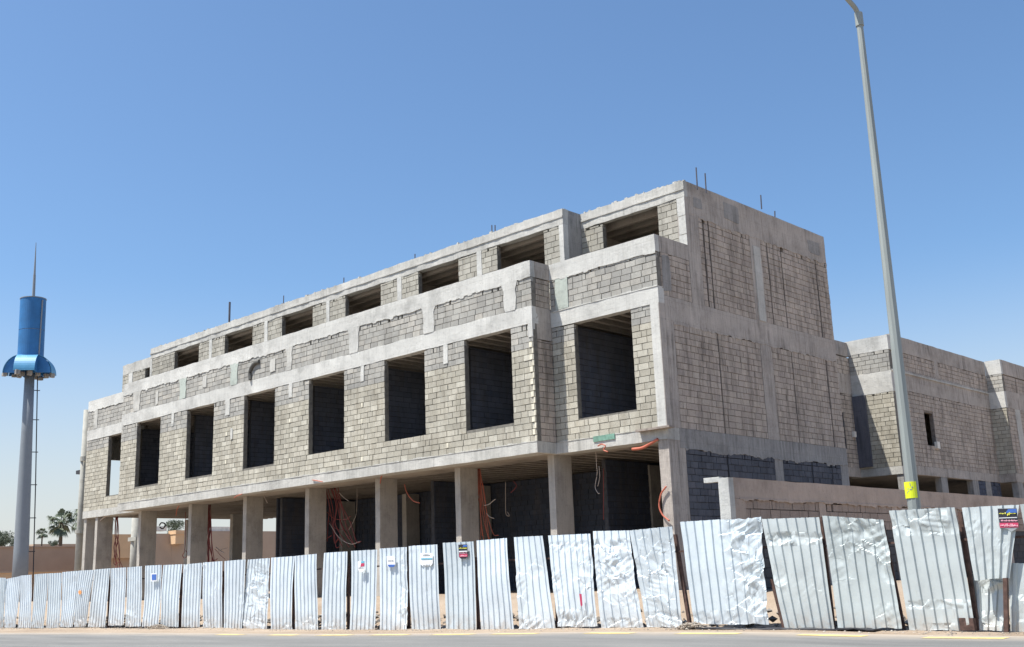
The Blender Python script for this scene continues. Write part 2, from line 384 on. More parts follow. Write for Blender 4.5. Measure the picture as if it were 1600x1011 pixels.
# pebbles and rubble
def stones(name, spots, mat, **k):
    q = MB()
    for (x, y, z, r) in spots:
        vs = []
        for (a, b_, c_) in ((1,0,0),(-1,0,0),(0,1,0),(0,-1,0),(0,0,1),(0,0,-1)):
            s = r*random.uniform(0.6, 1.2); vs.append((x+a*s, y+b_*s, z+c_*s*0.7))
        q.add(vs, [(0,2,4),(2,1,4),(1,3,4),(3,0,4),(2,0,5),(1,2,5),(3,1,5),(0,3,5)])
    return q.obj(name, mat, **k)
M_stone = blockmat('stone', [(0.30,0.25,0.2),(0.42,0.36,0.3),(0.22,0.19,0.16),(0.5,0.46,0.4)], 0.2)
M_stoned = blockmat('rubble_stone', [(0.16,0.14,0.12),(0.24,0.22,0.2),(0.11,0.10,0.09),(0.42,0.4,0.37)], 0.2)
sp = []
for i in range(1500):
    x = random.uniform(-46, -3); y = 17.02 - abs(random.gauss(0, 0.28)); sp.append((x, y, shoulder_z(x, y)+0.003, random.choice((.008,.01,.014,.02,.032))))
stones('pebbles', sp, M_stone, kind='stuff', label='small stones scattered on the sand at the foot of the metal fence', cat='gravel')
sp = []
for i in range(1500):
    x = random.uniform(-48, -3); y = random.uniform(17.3, 18.5); h = max(0, noise.noise(Vector((x*1.1, 3, 3)))+.35)
    sp.append((x, y, bank_z(x, y)+random.uniform(-.02, .22)*h, random.choice((.03,.05,.07,.10))))
stones('rubble_strip', sp, M_stoned, kind='stuff', label='broken grey rubble lying just behind the metal fence', cat='rubble')
def heap(xc, w, h, n):
    out = []
    for i in range(n):
        x = random.gauss(xc, w*0.4); y = 16.93 - abs(random.gauss(0, 0.11)); k_ = math.exp(-((x-xc)/w)**2*2)
        out.append((x, y, shoulder_z(x, y) + random.uniform(0, h)*k_, random.uniform(0.012, 0.035)))
    return out
stones('rubble_heap', heap(at(1085,975,Y=16.9).x, 0.42, 0.12, 520), M_stone, label='low heap of grey-brown rubble under the left end of the wide crumpled fence sheet', cat='rubble heap', kind='stuff')
stones('rubble_heap', heap(-31.5, 0.9, 0.12, 300), M_stone, label='dark rubble heap at the foot of the fence left of the blue sticker', cat='rubble heap', kind='stuff')
# ------------------------------------------------------------------ blockwork
CH = 0.2          # course height
BL = 0.4          # block length
BLOCKS = []       # candidates: (pixel area, parent wall obj, mat, p0, u, n, length, height, depth, z)
def pix(P):
    P = Vector(P); d = P.dot(_F)
    return PX0+FX*P.dot(R2)/d, PY0-FX*P.dot(U2)/d, d

def masonry(parent, name, p0, u, n, W, z0, z1, mat, openings=(), thick=0.2, mortar=M_mortar, top_mat=None, top_rows=0,
            cand=None, ragged=True, inst=False, proud=0.007, seed=0, label=None):
    """blockwork: p0 = start point (x,y) on the outer face, u = unit direction along, n = outward normal,
    openings = (u0,u1,z0,z1).  The mortar bed lies behind, each block is a box of its own."""
    rnd = random.Random(seed*7919+13)
    u = Vector((u[0], u[1], 0)); n = Vector((n[0], n[1], 0)); P = Vector((p0[0], p0[1], 0))
    # mortar bed, cut round the openings
    us = sorted({0.0, W, *[o[0] for o in openings], *[o[1] for o in openings]})
    us = [t for t in us if 0 <= t <= W]
    q = MB()
    def bx(mb, a, b_, za, zb, d0, d1, mi=0, jit=0):
        c = []
        for (s, d, z) in ((a,d0,za),(b_,d0,za),(b_,d1,za),(a,d1,za),(a,d0,zb),(b_,d0,zb),(b_,d1,zb),(a,d1,zb)):
            w_ = P + u*s - n*d; w_.z = z
            if jit: w_ = w_ + Vector((rnd.uniform(-jit,jit), rnd.uniform(-jit,jit), rnd.uniform(-jit,jit)))
            c.append(w_)
        mb.add(c, [(3,2,1,0),(4,5,6,7),(0,1,5,4),(1,2,6,5),(2,3,7,6),(3,0,4,7)], mi)
    zt_ = z1 - (CH if ragged else 0)
    for a, b_ in zip(us, us[1:]):
        if b_-a < 1e-4: continue
        mid = (a+b_)/2
        cuts = sorted([(max(o[2], z0), min(o[3], z1)) for o in openings if o[0] < mid < o[1] and o[3] > z0 and o[2] < z1])
        if ragged: bx(q, a, b_, z1-CH, z1, 0.11, thick-0.012) if not any(c_[0] < z1-.1 < c_[1] for c_ in cuts) else None
        z = z0
        for (c0, c1) in cuts:
            if c0 > z+1e-4: bx(q, a, b_, z, c0, 0.024, thick-0.012)
            z = max(z, c1)
        if z < zt_-1e-4: bx(q, a, b_, z, zt_, 0.024, thick-0.012)
    wall = q.obj(name, mortar, parent, label=label)
    # blocks
    rest = MB(); rows = int(math.ceil((z1-z0)/CH - 1e-6))
    for r in range(rows):
        za = z0 + r*CH; zb = min(z1, za+CH)
        if zb-za < 0.05: continue
        zc = (za+zb)/2
        top = top_mat is not None and r >= rows-top_rows
        # free spans in this course
        blk = sorted([(o[0], o[1]) for o in openings if o[2] < zc < o[3]])
        spans = []; s = 0.0
        for (a, b_) in blk:
            if a > s: spans.append((s, a))
            s = max(s, b_)
        if s < W: spans.append((s, W))
        lastrow = (r == rows-1) and ragged
        for (a, b_) in spans:
            x = a; k = 0
            off = (0.5*BL if r % 2 else 0.0)
            first = BL - ((a+off+0.001) % BL)
            while x < b_-0.02:
                L = first if k == 0 else BL
                if lastrow: L = rnd.choice((0.1, 0.15, 0.2, 0.2, 0.3, 0.4))
                elif rnd.random() < 0.10: L = rnd.choice((0.2, 0.3, 0.15))
                if b_-(x+L) < 0.07: L = b_-x
                e = x+L
                if lastrow and rnd.random() < 0.30: x += rnd.choice((.03, .04, .05)); k += 1; continue
                pr_ = rnd.uniform(-proud, proud); g_ = 0.010
                zz1 = zb-g_
                if lastrow: zz1 -= rnd.choice((0, 0, 0.01, 0.03))
                full = abs(L-BL) < 0.02 and abs(zb-za-CH) < 0.01 and not lastrow
                if full and cand is not None:
                    c = P + u*(x+L/2); c.z = zc
                    X, Y, d = pix(c)
                    fc = abs((c.normalized()).dot(n))
                    vis = 0 < X < 1600 and 0 < Y < 1011
                    if vis:
                        BLOCKS.append((fc/(d*d), wall, top_mat if top else mat, c, u, n, thick, pr_, rest, 1 if top else 0, cand)); x = e; k += 1; continue
                bx(rest, x+g_*(.6 if lastrow else 1), e-g_*(.6 if lastrow else 1), za+g_, zz1, -pr_, (.12 if lastrow else thick-0.002), 1 if top else 0, 0.0035)
                x = e; k += 1
    wall['_rest'] = 1
    RESTS.append((rest, wall, [mat, top_mat or mat]))
    return wall
RESTS = []
def block_mesh(thick, mat, i):
    q = MB(); rr = random.Random(i)
    a, h = BL/2-0.010, CH/2-0.010
    q.box((-a, 0, -h), (a, thick-0.002, h))
    q.v = [tuple(t+rr.uniform(-0.0035, 0.0035) for t in p_) for p_ in q.v]
    me = q.fixed('block'); me.materials.append(mat); return me
def finish_blocks():
    """the 300 blocks of each building that show largest become objects, the rest are joined wall by wall"""
    cache = {}
    for cand in {b_[10] for b_ in BLOCKS}:
        lst = sorted([b_ for b_ in BLOCKS if b_[10] == cand], key=lambda t: -t[0])
        for i, (ar, wall, mat, c, u, n, thick, pr_, rest, mi, _) in enumerate(lst):
            if i < 300:
                key = (mat.name, thick, random.randrange(6))
                if key not in cache: cache[key] = block_mesh(thick, mat, key[2])
                o = bpy.data.objects.new('block', cache[key]); COL.objects.link(o); o.parent = wall
                # local X along u, local Y inward (-n)
                M = Matrix((u, -n, Vector((0,0,1)))).transposed()
                if M.determinant() < 0: M = Matrix((-u, -n, Vector((0,0,1)))).transposed()
                o.matrix_world = Matrix.Translation(c + n*pr_) @ M.to_4x4() @ Matrix.Rotation(random.uniform(-.006,.006), 4, 'Y')
            else:
                a, h = BL/2-0.010, CH/2-0.010; cs = []
                for (s, d, z) in ((-a,-pr_,-h),(a,-pr_,-h),(a,thick-.002,-h),(-a,thick-.002,-h),(-a,-pr_,h),(a,-pr_,h),(a,thick-.002,h),(-a,thick-.002,h)):
                    w_ = c + u*s - n*d; w_.z = c.z+z
                    cs.append(w_ + Vector([random.uniform(-.0035,.0035) for _q in range(3)]))
                rest.add(cs, [(3,2,1,0),(4,5,6,7),(0,1,5,4),(1,2,6,5),(2,3,7,6),(3,0,4,7)], mi)
    for rest, wall, mats in RESTS:
        if rest.v: link('blockwork', rest.fixed('blockwork'), mats, wall, kind='stuff')
        del wall['_rest']

def ragged(parent, name, mat, a, b_, z, n, depth, down=0.10, up=0.0, seed=0, proud=0.014):
    """rough cement smear along an edge from point a to b (xy), hanging below z (or standing above it)"""
    a = Vector((a[0], a[1], 0)); b_ = Vector((b_[0], b_[1], 0)); n = Vector((n[0], n[1], 0)); L = (b_-a).length; u = (b_-a)/L
    k = max(2, int(L/0.05)); q = MB(); V = []
    for i in range(k+1):
        s = L*i/k; st_ = math.floor(s/0.2+seed*.3); h = noise.noise(Vector((s*1.1, seed*3.7, 0)))*0.6 + noise.noise(Vector((st_*1.37, seed, 5)))*0.9 + noise.noise(Vector((s*9, seed, 8)))*0.25 + 0.35
        h = max(0.0, h)
        e = z - down*h if down else z + up*h
        p_ = a+u*s
        f0 = p_ + n*proud; f1 = p_ - n*0.01
        zt = z + (0.012 if down else -0.012)
        V += [(f0.x, f0.y, zt), (f0.x, f0.y, e), (f1.x, f1.y, e), (f1.x, f1.y, zt)]
    F = []
    for i in range(k):
        for j in range(4): F.append((4*i+j, 4*i+(j+1) % 4, 4*(i+1)+(j+1) % 4, 4*(i+1)+j))
    F += [(0,1,2,3), (4*k+3, 4*k+2, 4*k+1, 4*k)]
    q.add(V, F); return q.obj(name, mat, parent)

def part(parent, name, mat, *boxes, jit=0.01, seg=0.4, label=None):
    for (lo, hi) in boxes:
        q = MB(); q.rbox(lo, hi, seg, jit, seed=len(name)); o = q.obj(name, mat, parent, label=label)
    return o

# ------------------------------------------------------------------ main building
YA, YR, YU, YUR = 24.60, 25.50, 27.28, 26.34      # bulge face, recessed face, upper recessed face, upper bulge face
XS, XB, XL, XE, YE = -18.20, -22.53, -50.38, -56.15, 36.46
ZS0, ZS1 = 3.69, 4.05           # slab edge
ZM0, ZM1 = 7.85, 8.42           # first-floor edge beam
ZP0, ZP1 = 9.40, 9.94           # parapet coping band
ZR0, ZR1 = 11.56, 12.11         # roof beam, front
GZ = -1.30
B = empty('concrete_building', 'long unfinished grey block and concrete building with stepped terraces and empty window openings', 'building')

# slabs
part(B, 'floor_slab', M_conc, ((XL, YA, ZS0), (XB, YA+0.62, ZS1)), jit=0.012)
part(B, 'floor_slab', M_conc, ((XB+0.002, YR, ZS0), (XS, YR+0.6, ZS1+0.003)), jit=0.010)
part(B, 'floor_slab', M_conc, ((XE, YR, ZS0), (XL-0.002, YR+0.6, ZS1+0.003)), jit=0.010)
part(B, 'floor_slab', M_conc, ((XB-0.25, YA+0.62, ZS0+.002), (XB, YR+0.6, ZS1-.004)), ((XL, YA+0.62, ZS0+.002), (XL+0.25, YR+0.6, ZS1-.004)), jit=0.008)
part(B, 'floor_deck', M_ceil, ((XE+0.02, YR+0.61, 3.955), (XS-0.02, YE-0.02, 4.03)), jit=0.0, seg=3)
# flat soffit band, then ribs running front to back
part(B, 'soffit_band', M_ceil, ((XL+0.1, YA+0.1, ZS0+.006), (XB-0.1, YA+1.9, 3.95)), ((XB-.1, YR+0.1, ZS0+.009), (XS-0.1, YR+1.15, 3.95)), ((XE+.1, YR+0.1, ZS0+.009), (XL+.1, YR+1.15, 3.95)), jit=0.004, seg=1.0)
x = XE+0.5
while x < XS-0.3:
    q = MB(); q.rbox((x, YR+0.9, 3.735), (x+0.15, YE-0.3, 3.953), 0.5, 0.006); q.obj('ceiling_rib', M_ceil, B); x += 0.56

# ground-floor columns
for i, xc in enumerate((-54.79, -50.14, -45.36, -40.78, -36.22, -31.75, -27.37, -23.0)):
    part(B, 'column', M_column, ((xc, 25.58, GZ), (xc+0.27, 26.42, ZS0+0.02)), jit=0.006, seg=0.35)
    part(B, 'column', M_column, ((xc-0.1, 30.75, GZ), (xc+0.18, 31.5, 3.62)), jit=0.006, seg=0.5)
part(B, 'column', M_concs, ((XS-0.37, 25.52, GZ), (XS-0.004, 26.35, ZS0)), jit=0.006, seg=0.35, label='corner column, sunlit on its narrow front')
part(B, 'column', M_concd, ((XS-0.37, 31.38, GZ), (XS-0.004, 31.9, 3.46)), jit=0.006, seg=0.35)
part(B, 'column', M_concd, ((XS-0.37, 35.9, GZ), (XS-0.004, YE, 3.46)), jit=0.006, seg=0.35)
part(B, 'column', M_column, ((XE, 25.6, GZ), (XE+0.3, 26.2, ZS0)), jit=0.006, seg=0.35)

# ground-floor walls
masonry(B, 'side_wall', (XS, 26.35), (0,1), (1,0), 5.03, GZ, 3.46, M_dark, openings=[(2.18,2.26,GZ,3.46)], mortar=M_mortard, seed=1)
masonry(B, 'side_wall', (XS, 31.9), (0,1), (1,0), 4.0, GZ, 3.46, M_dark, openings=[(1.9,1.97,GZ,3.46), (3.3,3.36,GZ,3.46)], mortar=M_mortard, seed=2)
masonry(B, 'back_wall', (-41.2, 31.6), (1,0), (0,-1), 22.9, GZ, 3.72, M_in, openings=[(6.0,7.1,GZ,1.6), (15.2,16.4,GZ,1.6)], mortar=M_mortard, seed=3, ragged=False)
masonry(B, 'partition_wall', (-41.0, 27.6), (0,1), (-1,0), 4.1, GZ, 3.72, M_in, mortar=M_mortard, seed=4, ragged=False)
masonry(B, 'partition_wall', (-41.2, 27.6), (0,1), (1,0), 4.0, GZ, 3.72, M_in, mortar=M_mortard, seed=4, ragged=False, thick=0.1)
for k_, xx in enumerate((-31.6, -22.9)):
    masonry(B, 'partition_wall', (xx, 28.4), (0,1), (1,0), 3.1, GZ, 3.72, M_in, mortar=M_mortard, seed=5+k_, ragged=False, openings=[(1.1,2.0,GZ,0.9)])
part(B, 'rear_wall', M_ceil, ((-41.0, YE-0.22, GZ), (XS-0.4, YE-0.02, 3.46)), jit=0, seg=4)

# first floor: front walls with windows
WA = [(-48.78,-46.50,4.73,7.85), (-44.06,-41.77,4.73,7.85), (-39.33,-37.04,4.73,7.85), (-34.67,-32.40,4.75,7.85), (-29.98,-27.77,4.75,7.85), (-25.72,-23.52,4.74,7.85)]
masonry(B, 'front_wall', (XL, YA+0.015), (1,0), (0,-1), XB-XL-0.0, ZS1, ZM0, M_warm, openings=[(a-XL, b_-XL, c, d) for a, b_, c, d in WA], cand='main', top_mat=M_grey, top_rows=4, seed=11)
masonry(B, 'front_wall', (XB+0.003, YR+0.015), (1,0), (0,-1), XS-0.33-XB, ZS1, 7.79, M_warm, openings=[(-21.57-XB, -19.28-XB, 4.70, 7.85)], cand='main', top_mat=M_grey, top_rows=3, seed=12)
masonry(B, 'front_wall', (XE, YR+0.015), (1,0), (0,-1), XL-XE, ZS1, 7.80, M_warm, openings=[(-53.62-XE, -52.0-XE, 4.69, 7.85)], top_mat=M_grey, top_rows=3, seed=13)
masonry(B, 'return_wall', (XB, YA+0.2), (0,1), (1,0), YR-YA-0.18, ZS1, 7.35, M_side, mortar=M_mortars, cand='main', seed=14)
part(B, 'edge_beam', M_concs, ((XB-0.2, YA+0.2, 7.35), (XB-0.002, YR+0.1, ZM1-.002)), jit=0.006, seg=.3)
masonry(B, 'return_wall', (XL, YA+0.2), (0,1), (-1,0), YR-YA-0.18, ZS1, 8.4, M_side, seed=15)
# corner pilaster of the right bay
part(B, 'column', M_concs, ((XS-0.2, YR, ZS1+.003), (XS, 26.2, 7.28)), ((XS-0.2, YR+.002, 7.28), (XS-.002, YR+.3, 7.79)), jit=0.004, seg=0.35)
# first-floor side wall
masonry(B, 'side_wall', (XS, 26.2), (0,1), (1,0), 4.9, ZS1, 7.28, M_side, openings=[(2.34,2.40,ZS1,7.28)], cand='main', mortar=M_mortars, seed=16)
part(B, 'column', M_concs, ((XS-0.2, 31.12, ZS1), (XS+.004, 31.83, 7.28)), jit=0.006, seg=0.35)
masonry(B, 'side_wall', (XS, 31.85), (0,1), (1,0), YE-31.85, ZS1, 7.28, M_side, openings=[(1.28,1.34,ZS1,7.28), (3.74,3.82,ZS1,7.28)], cand='main', mortar=M_mortars, seed=17)
part(B, 'edge_beam', M_concd, ((XS-0.3, YR+0.6, 3.46), (XS+.003, YE, ZS1)), jit=0.01, label='side edge beam, darkened by damp streaks')
part(B, 'edge_beam', M_concs, ((XS-0.3, YR+0.3, 7.28), (XS+.004, YE+0.002, 8.06)), jit=0.010, label='broad beam across the side wall')
# back and left ends
part(B, 'rear_wall', M_conc, ((XE, YE-0.2, ZS1), (XS-0.3, YE, 8.0)), jit=0.0, seg=3)
part(B, 'end_wall', M_conc, ((XE, YR+0.25, ZS1), (XE+0.2, 26.83, 9.3)), ((XE, 27.45, ZS1), (XE+.2, YE-.2, 9.3)), ((XE+.001, 26.83, ZS1), (XE+.199, 27.45, 4.9)), ((XE+.001, 26.83, 6.85), (XE+.199, 27.45, 9.3)), jit=0.0, seg=3)
# rooms
for i, xx in enumerate((-51.0, -45.45, -40.7, -36.0, -31.3, -26.7, -22.2)):
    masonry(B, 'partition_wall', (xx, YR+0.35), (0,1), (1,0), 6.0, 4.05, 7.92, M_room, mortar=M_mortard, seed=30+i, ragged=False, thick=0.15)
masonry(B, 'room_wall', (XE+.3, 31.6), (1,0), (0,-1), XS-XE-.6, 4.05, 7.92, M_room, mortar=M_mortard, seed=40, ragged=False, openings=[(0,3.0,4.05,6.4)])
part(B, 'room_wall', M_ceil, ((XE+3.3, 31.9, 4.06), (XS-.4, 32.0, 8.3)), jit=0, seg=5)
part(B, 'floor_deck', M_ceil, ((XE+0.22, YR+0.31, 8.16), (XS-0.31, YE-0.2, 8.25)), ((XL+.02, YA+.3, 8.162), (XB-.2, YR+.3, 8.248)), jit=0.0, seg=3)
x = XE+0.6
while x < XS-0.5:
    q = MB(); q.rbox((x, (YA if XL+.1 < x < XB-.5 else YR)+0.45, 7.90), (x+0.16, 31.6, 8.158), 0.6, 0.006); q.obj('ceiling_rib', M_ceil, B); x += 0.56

# mid beams
part(B, 'edge_beam', M_concw, ((XL, YA, ZM0), (XB, YA+0.3, ZM1)), jit=0.018, seg=.25)
part(B, 'edge_beam', M_concw, ((XB+.002, YR, 7.79), (XS, YR+0.3, 8.31)), jit=0.012)
part(B, 'edge_beam', M_concw, ((XE, YR, 7.80), (XL-.002, YR+0.3, 8.35)), jit=0.012)
# white corner strips of the columns
part(B, 'corner_strip', M_concw, ((XS-0.33, YR-0.004, ZS1+.004), (XS-0.02, YR+0.2, 7.79)), jit=0.004)
part(B, 'corner_strip', M_concw, ((XB-0.19, YA-0.004, 7.40), (XB-.004, YA+0.2, ZM0+.0)), jit=0.004)

# terrace parapets
masonry(B, 'parapet_wall', (XL, YA+0.012), (1,0), (0,-1), XB-XL, ZM1, ZP0, M_grey, cand='main', seed=50)
masonry(B, 'parapet_wall', (XB+.003, YR+0.012), (1,0), (0,-1), XS-XB-.003, 8.31, ZP0, M_grey, cand='main', seed=51)
masonry(B, 'parapet_wall', (XE, YR+0.012), (1,0), (0,-1), XL-XE-.002, 8.35, ZP0, M_grey, seed=52)
masonry(B, 'parapet_wall', (XB, YA+0.2), (0,1), (1,0), YR-YA-0.2, ZM1, ZP0, M_side, cand='main', seed=53)
masonry(B, 'parapet_wall', (XS, YR+0.202), (0,1), (1,0), YU-YR-0.202, 8.06, ZP0+.02, M_side, cand='main', mortar=M_mortars, seed=54)
part(B, 'parapet_coping', M_concw, ((XL, YA, ZP0), (XB, YA+0.2, ZP1)), jit=0.018, seg=.25)
part(B, 'parapet_coping', M_concw, ((XB+.002, YR, ZP0), (XS, YR+0.2, ZP1-.004)), jit=0.012)
part(B, 'parapet_coping', M_concw, ((XE, YR, ZP0), (XL-.002, YR+0.2, ZP1-.004)), jit=0.012)
part(B, 'parapet_coping', M_concs, ((XB-0.2, YA+0.2, ZP0), (XB, YR+.1, ZP1-.002)), jit=0.006)
part(B, 'parapet_coping', M_conc, ((XL, YA+0.2, ZP0-1), (XL+.2, YR+.1, ZP1-.002)), jit=0.006)
part(B, 'parapet_coping', M_concs, ((XS-0.2, YR+0.2, ZP0+.02), (XS, YU, ZP1-.006)), jit=0.006)
# short columns in the parapet and white column heads under the beam
for (a, c, mt, lb) in ((-23.75,-23.22,M_concw,None), (-27.78,-27.2,M_concw,None), (-32.05,-31.5,M_concw,None), (-36.2,-35.85,M_conc,None),
                   (-40.44,-39.88,M_green,'pale green column stub in the parapet'), (-44.77,-44.24,M_green,'pale green column stub in the parapet'), (-49.23,-48.6,M_conc,None)):
    q = MB(); V = []; k = 14
    for i in range(k+1):
        z = ZM1+.0 + (ZP0-ZM1)*i/k; w1 = noise.noise(Vector((z*3, a, 0)))*0.05; w2 = noise.noise(Vector((z*3, a, 7)))*0.05
        t = -max(0, 1-(k-i)/4.0)*0.10 + max(0, 1-i/1.5)*.03
        for (xx, yy) in ((a+w1+t, YA-0.012), (c+w2-t, YA-0.012), (c+w2-t, YA+0.19), (a+w1+t, YA+0.19)): V.append((xx, yy, z))
    F = [(4*i+j, 4*i+(j+1) % 4, 4*(i+1)+(j+1) % 4, 4*(i+1)+j) for i in range(k) for j in range(4)] + [(3,2,1,0), (4*k,4*k+1,4*k+2,4*k+3)]
    q.add(V, F); q.obj('column_stub', mt, B, label=lb)
part(B, 'column_stub', M_green, ((-22.28, YR-.008, 8.35), (-21.75, YR+.19, ZP0)), jit=.02, seg=.12, label='green tinted column stub in the right parapet')
part(B, 'column_stub', M_conc, ((XE+0.75, YR-.008, 8.36), (XE+1.15, YR+.19, ZP0)), jit=.015, seg=.15)
for (a, c, z) in ((-26.77,-26.55,7.18), (-31.37,-31.17,7.25), (-36.02,-35.8,7.28), (-40.8,-40.45,7.16), (-45.45,-45.23,7.25)):
    part(B, 'column_head', M_concw, ((a, YA-.006, z), (c, YA+.18, ZM0+.004)), jit=.012, seg=.12)
# cement smears along the band edges
ragged(B, 'cement_smear', M_concw, (XL, YA), (XB, YA), ZP0, (0,-1), 0, down=0.10, seed=1)
ragged(B, 'cement_smear', M_concw, (XB+.2, YR), (XS, YR), ZP0, (0,-1), 0, down=0.07, seed=2)
ragged(B, 'cement_smear', M_concw, (XE, YR), (XL, YR), ZP0, (0,-1), 0, down=0.09, seed=3)
ragged(B, 'cement_smear', M_conc, (XL, YA), (XB, YA), ZS1, (0,-1), 0, down=0, up=0.06, seed=4)
ragged(B, 'cement_smear', M_conc, (XB+.1, YR), (XS, YR), ZS1, (0,-1), 0, down=0, up=0.05, seed=5)
ragged(B, 'cement_smear', M_concw, (XB+.1, YR), (XS, YR), 8.31, (0,-1), 0, down=0, up=0.05, seed=6)
ragged(B, 'cement_smear', M_concs, (XS, 26.2), (XS, YE), 7.28, (1,0), 0, down=0.12, seed=7)
ragged(B, 'cement_smear', M_concd, (XS, 26.35), (XS, YE), 3.46, (1,0), 0, down=0.12, seed=8)
ragged(B, 'cement_smear', M_concs, (XS, YU+.7), (XS, YE), 11.04, (1,0), 0, down=0.12, seed=9)
# pale mortar dabs at the corner and in the middle of the piers
rd_ = random.Random(3)
for k in range(16):
    z = ZS1 + CH*k + .015
    if z > 7.3: break
    x = XB-.10 if k % 2 else XB-.03
    q = MB(); q.rbox((x-.07 if k % 2 else x-.03, YA-.008, z), (x+.05 if k % 2 else x+.026, YA+.06, z+.17), .08, .006); q.obj('mortar_dab', M_dab, B)
for xc in (-26.62, -31.27, -35.9, -40.62, -45.35):
    for z in (4.27, 4.67, 5.07, 5.67, 6.27):
        if rd_.random() < .55:
            q = MB(); w = rd_.uniform(.04, .08); q.rbox((xc-w+rd_.uniform(-.05,.05), YA-.004, z), (xc+w*.3, YA+.06, z+.165), .08, .006); q.obj('mortar_dab', M_dab, B)
# random grey cement patches on the blockwork
def patch(x, z, w, h, mat, y=None, sx=None, seed=0):
    q = MB(); V = []; n_ = 14
    for (dd) in (0.012, -0.01):
        for i in range(n_):
            an = 2*math.pi*i/n_; rr = 1+0.25*noise.noise(Vector((math.cos(an)*1.5, math.sin(an)*1.5, seed*3.1)))
            ca, sa = math.cos(an), math.sin(an)
            ca = math.copysign(abs(ca)**0.25, ca); sa = math.copysign(abs(sa)**0.25, sa)
            if sx is None: V.append((x+ca*w/2*rr, y-dd, z+sa*h/2*rr))
            else: V.append((sx+dd, x+ca*w/2*rr, z+sa*h/2*rr))
    F = [tuple(range(n_)), tuple(reversed(range(n_, 2*n_)))] + [(i, (i+1) % n_, n_+(i+1) % n_, n_+i) for i in range(n_)]
    q.add(V, F); q.obj('cement_patch', mat, B)
for i, (x, z, w, h) in enumerate(((-37.2,8.8,.4,.5),(-42.6,8.95,.35,.5),(-46.9,8.8,.25,.6),(-40.25,6.3,.16,.5))):
    patch(x, z, w, h, M_conc, y=YA, seed=i)
patch(26.0, 8.75, 0.42, 1.1, M_concd, sx=XS, seed=30)
patch(28.0, 11.5, .5, .35, M_concd, sx=XS, seed=32); patch(30.0, 11.6, .9, .6, M_concd, sx=XS+.004, seed=33); patch(35.6, 11.5, .9, .5, M_concd, sx=XS+.004, seed=34)

# upper storey
WU = [(-48.62,-46.27), (-43.91,-41.55), (-39.19,-36.9), (-34.6,-32.3), (-30.0,-27.75), (-25.71,-23.44)]
XUL = -50.9
masonry(B, 'upper_wall', (XUL, YUR+.012), (1,0), (0,-1), XB-XUL-.19, 8.25, ZR0, M_top, openings=[(a-XUL, b_-XUL, 9.1, ZR0) for a, b_ in WU], cand='main', seed=60)
masonry(B, 'upper_wall', (XB, YU+.012), (1,0), (0,-1), XS-XB-.32, 8.25, ZR0, M_top, openings=[(-21.58-XB, -19.28-XB, 9.1, ZR0)], cand='main', seed=61)
masonry(B, 'upper_wall', (XE+.1, YU+.012), (1,0), (0,-1), XUL-XE-.3, 8.25, ZR0, M_top, openings=[(-53.45-XE-.1, -51.65-XE-.1, 9.1, ZR0)], seed=62)
part(B, 'column', M_concw, ((XB-.19, YUR, 8.25), (XB, YUR+.25, ZR0)), ((XUL-.2, YUR, 8.25), (XUL, YUR+.25, ZR0)), jit=.006)
part(B, 'column', M_concw, ((-45.3, YUR-.006, 8.25), (-45.05, YUR+.2, ZR0)), ((-40.55, YUR-.006, 8.25), (-40.3, YUR+.2, ZR0)), ((-35.9, YUR-.006, 8.25), (-35.68, YUR+.2, ZR0)), ((-31.25, YUR-.006, 8.25), (-31.0, YUR+.2, ZR0)), jit=.012, seg=.15)
part(B, 'column', M_concw, ((-26.75, YUR-.006, 8.25), (-26.5, YUR+.2, ZR0)), ((-55.3, YU-.006, 8.25), (-54.85, YU+.2, ZR0)), jit=.012, seg=.15)
z = 9.7
for i, h in enumerate((.62, .62, .62)):     # pale corner blocks
    if z > 11.4: break
    q = MB(); q.rbox((XS-.30+.02*(i % 2), YU-.012, z+.01), (XS-.004, YU+.012, min(z+h-.01, ZR0-.01)), .2, .004); q.obj('corner_block', M_concw, B); z += h
part(B, 'side_return', M_concd, ((XB-.2, YUR+.25, 8.25), (XB-.002, YU+.05, ZR0+.002)), jit=.006, label='grey concrete return of the upper storey')
part(B, 'column', M_concs, ((XS-.34, YU+.015, 8.06), (XS+.003, 27.97, 11.04)), jit=.006)
masonry(B, 'upper_side_wall', (XS, 27.97), (0,1), (1,0), 31.04-27.97, 8.06, 11.04, M_side, openings=[(.22,.30,8.06,11.04), (.53,.60,8.06,11.04)], cand='main', mortar=M_mortars, seed=63)
part(B, 'column', M_concs, ((XS-.2, 31.04, 8.06), (XS+.005, 31.72, 11.04)), jit=.006)
part(B, 'column_strip', M_conc, ((XS, 31.2, 8.07), (XS+.03, 31.62, 10.7)), jit=.004)
masonry(B, 'upper_side_wall', (XS, 31.72), (0,1), (1,0), YE-31.72, 8.06, 11.04, M_side, openings=[(.41,.46,8.06,11.04), (1.33,1.39,8.06,11.04), (3.83,3.91,8.06,11.04)], cand='main', mortar=M_mortars, seed=64)
part(B, 'roof_beam', M_concs, ((XS-.3, YU+.015, 11.04), (XS-.001, YU+.202, ZR0)), jit=.004)
part(B, 'roof_beam', M_concs, ((XS-.25, YU+.202, 11.04), (XS+.006, YE, ZR1)), jit=.012)
part(B, 'roof_beam', M_conc, ((XUL-.2, YUR, ZR0), (XB, YUR+.3, ZR1)), jit=.03, seg=.22)
part(B, 'roof_beam', M_conc, ((XB+.002, YU, ZR0), (XS, YU+.2, ZR1)), jit=.026, seg=.22)
part(B, 'roof_beam', M_conc, ((XE+.1, YU, ZR0), (XUL-.202, YU+.3, ZR1)), jit=.03, seg=.22)
part(B, 'roof_beam', M_concd, ((XB-.2, YUR+.3, ZR0+.004), (XB-.002, YU+.25, ZR1-.004)), ((XUL-.2, YUR+.3, ZR0+.004), (XUL, YU+.25, ZR1-.004)), jit=.008, seg=.3)
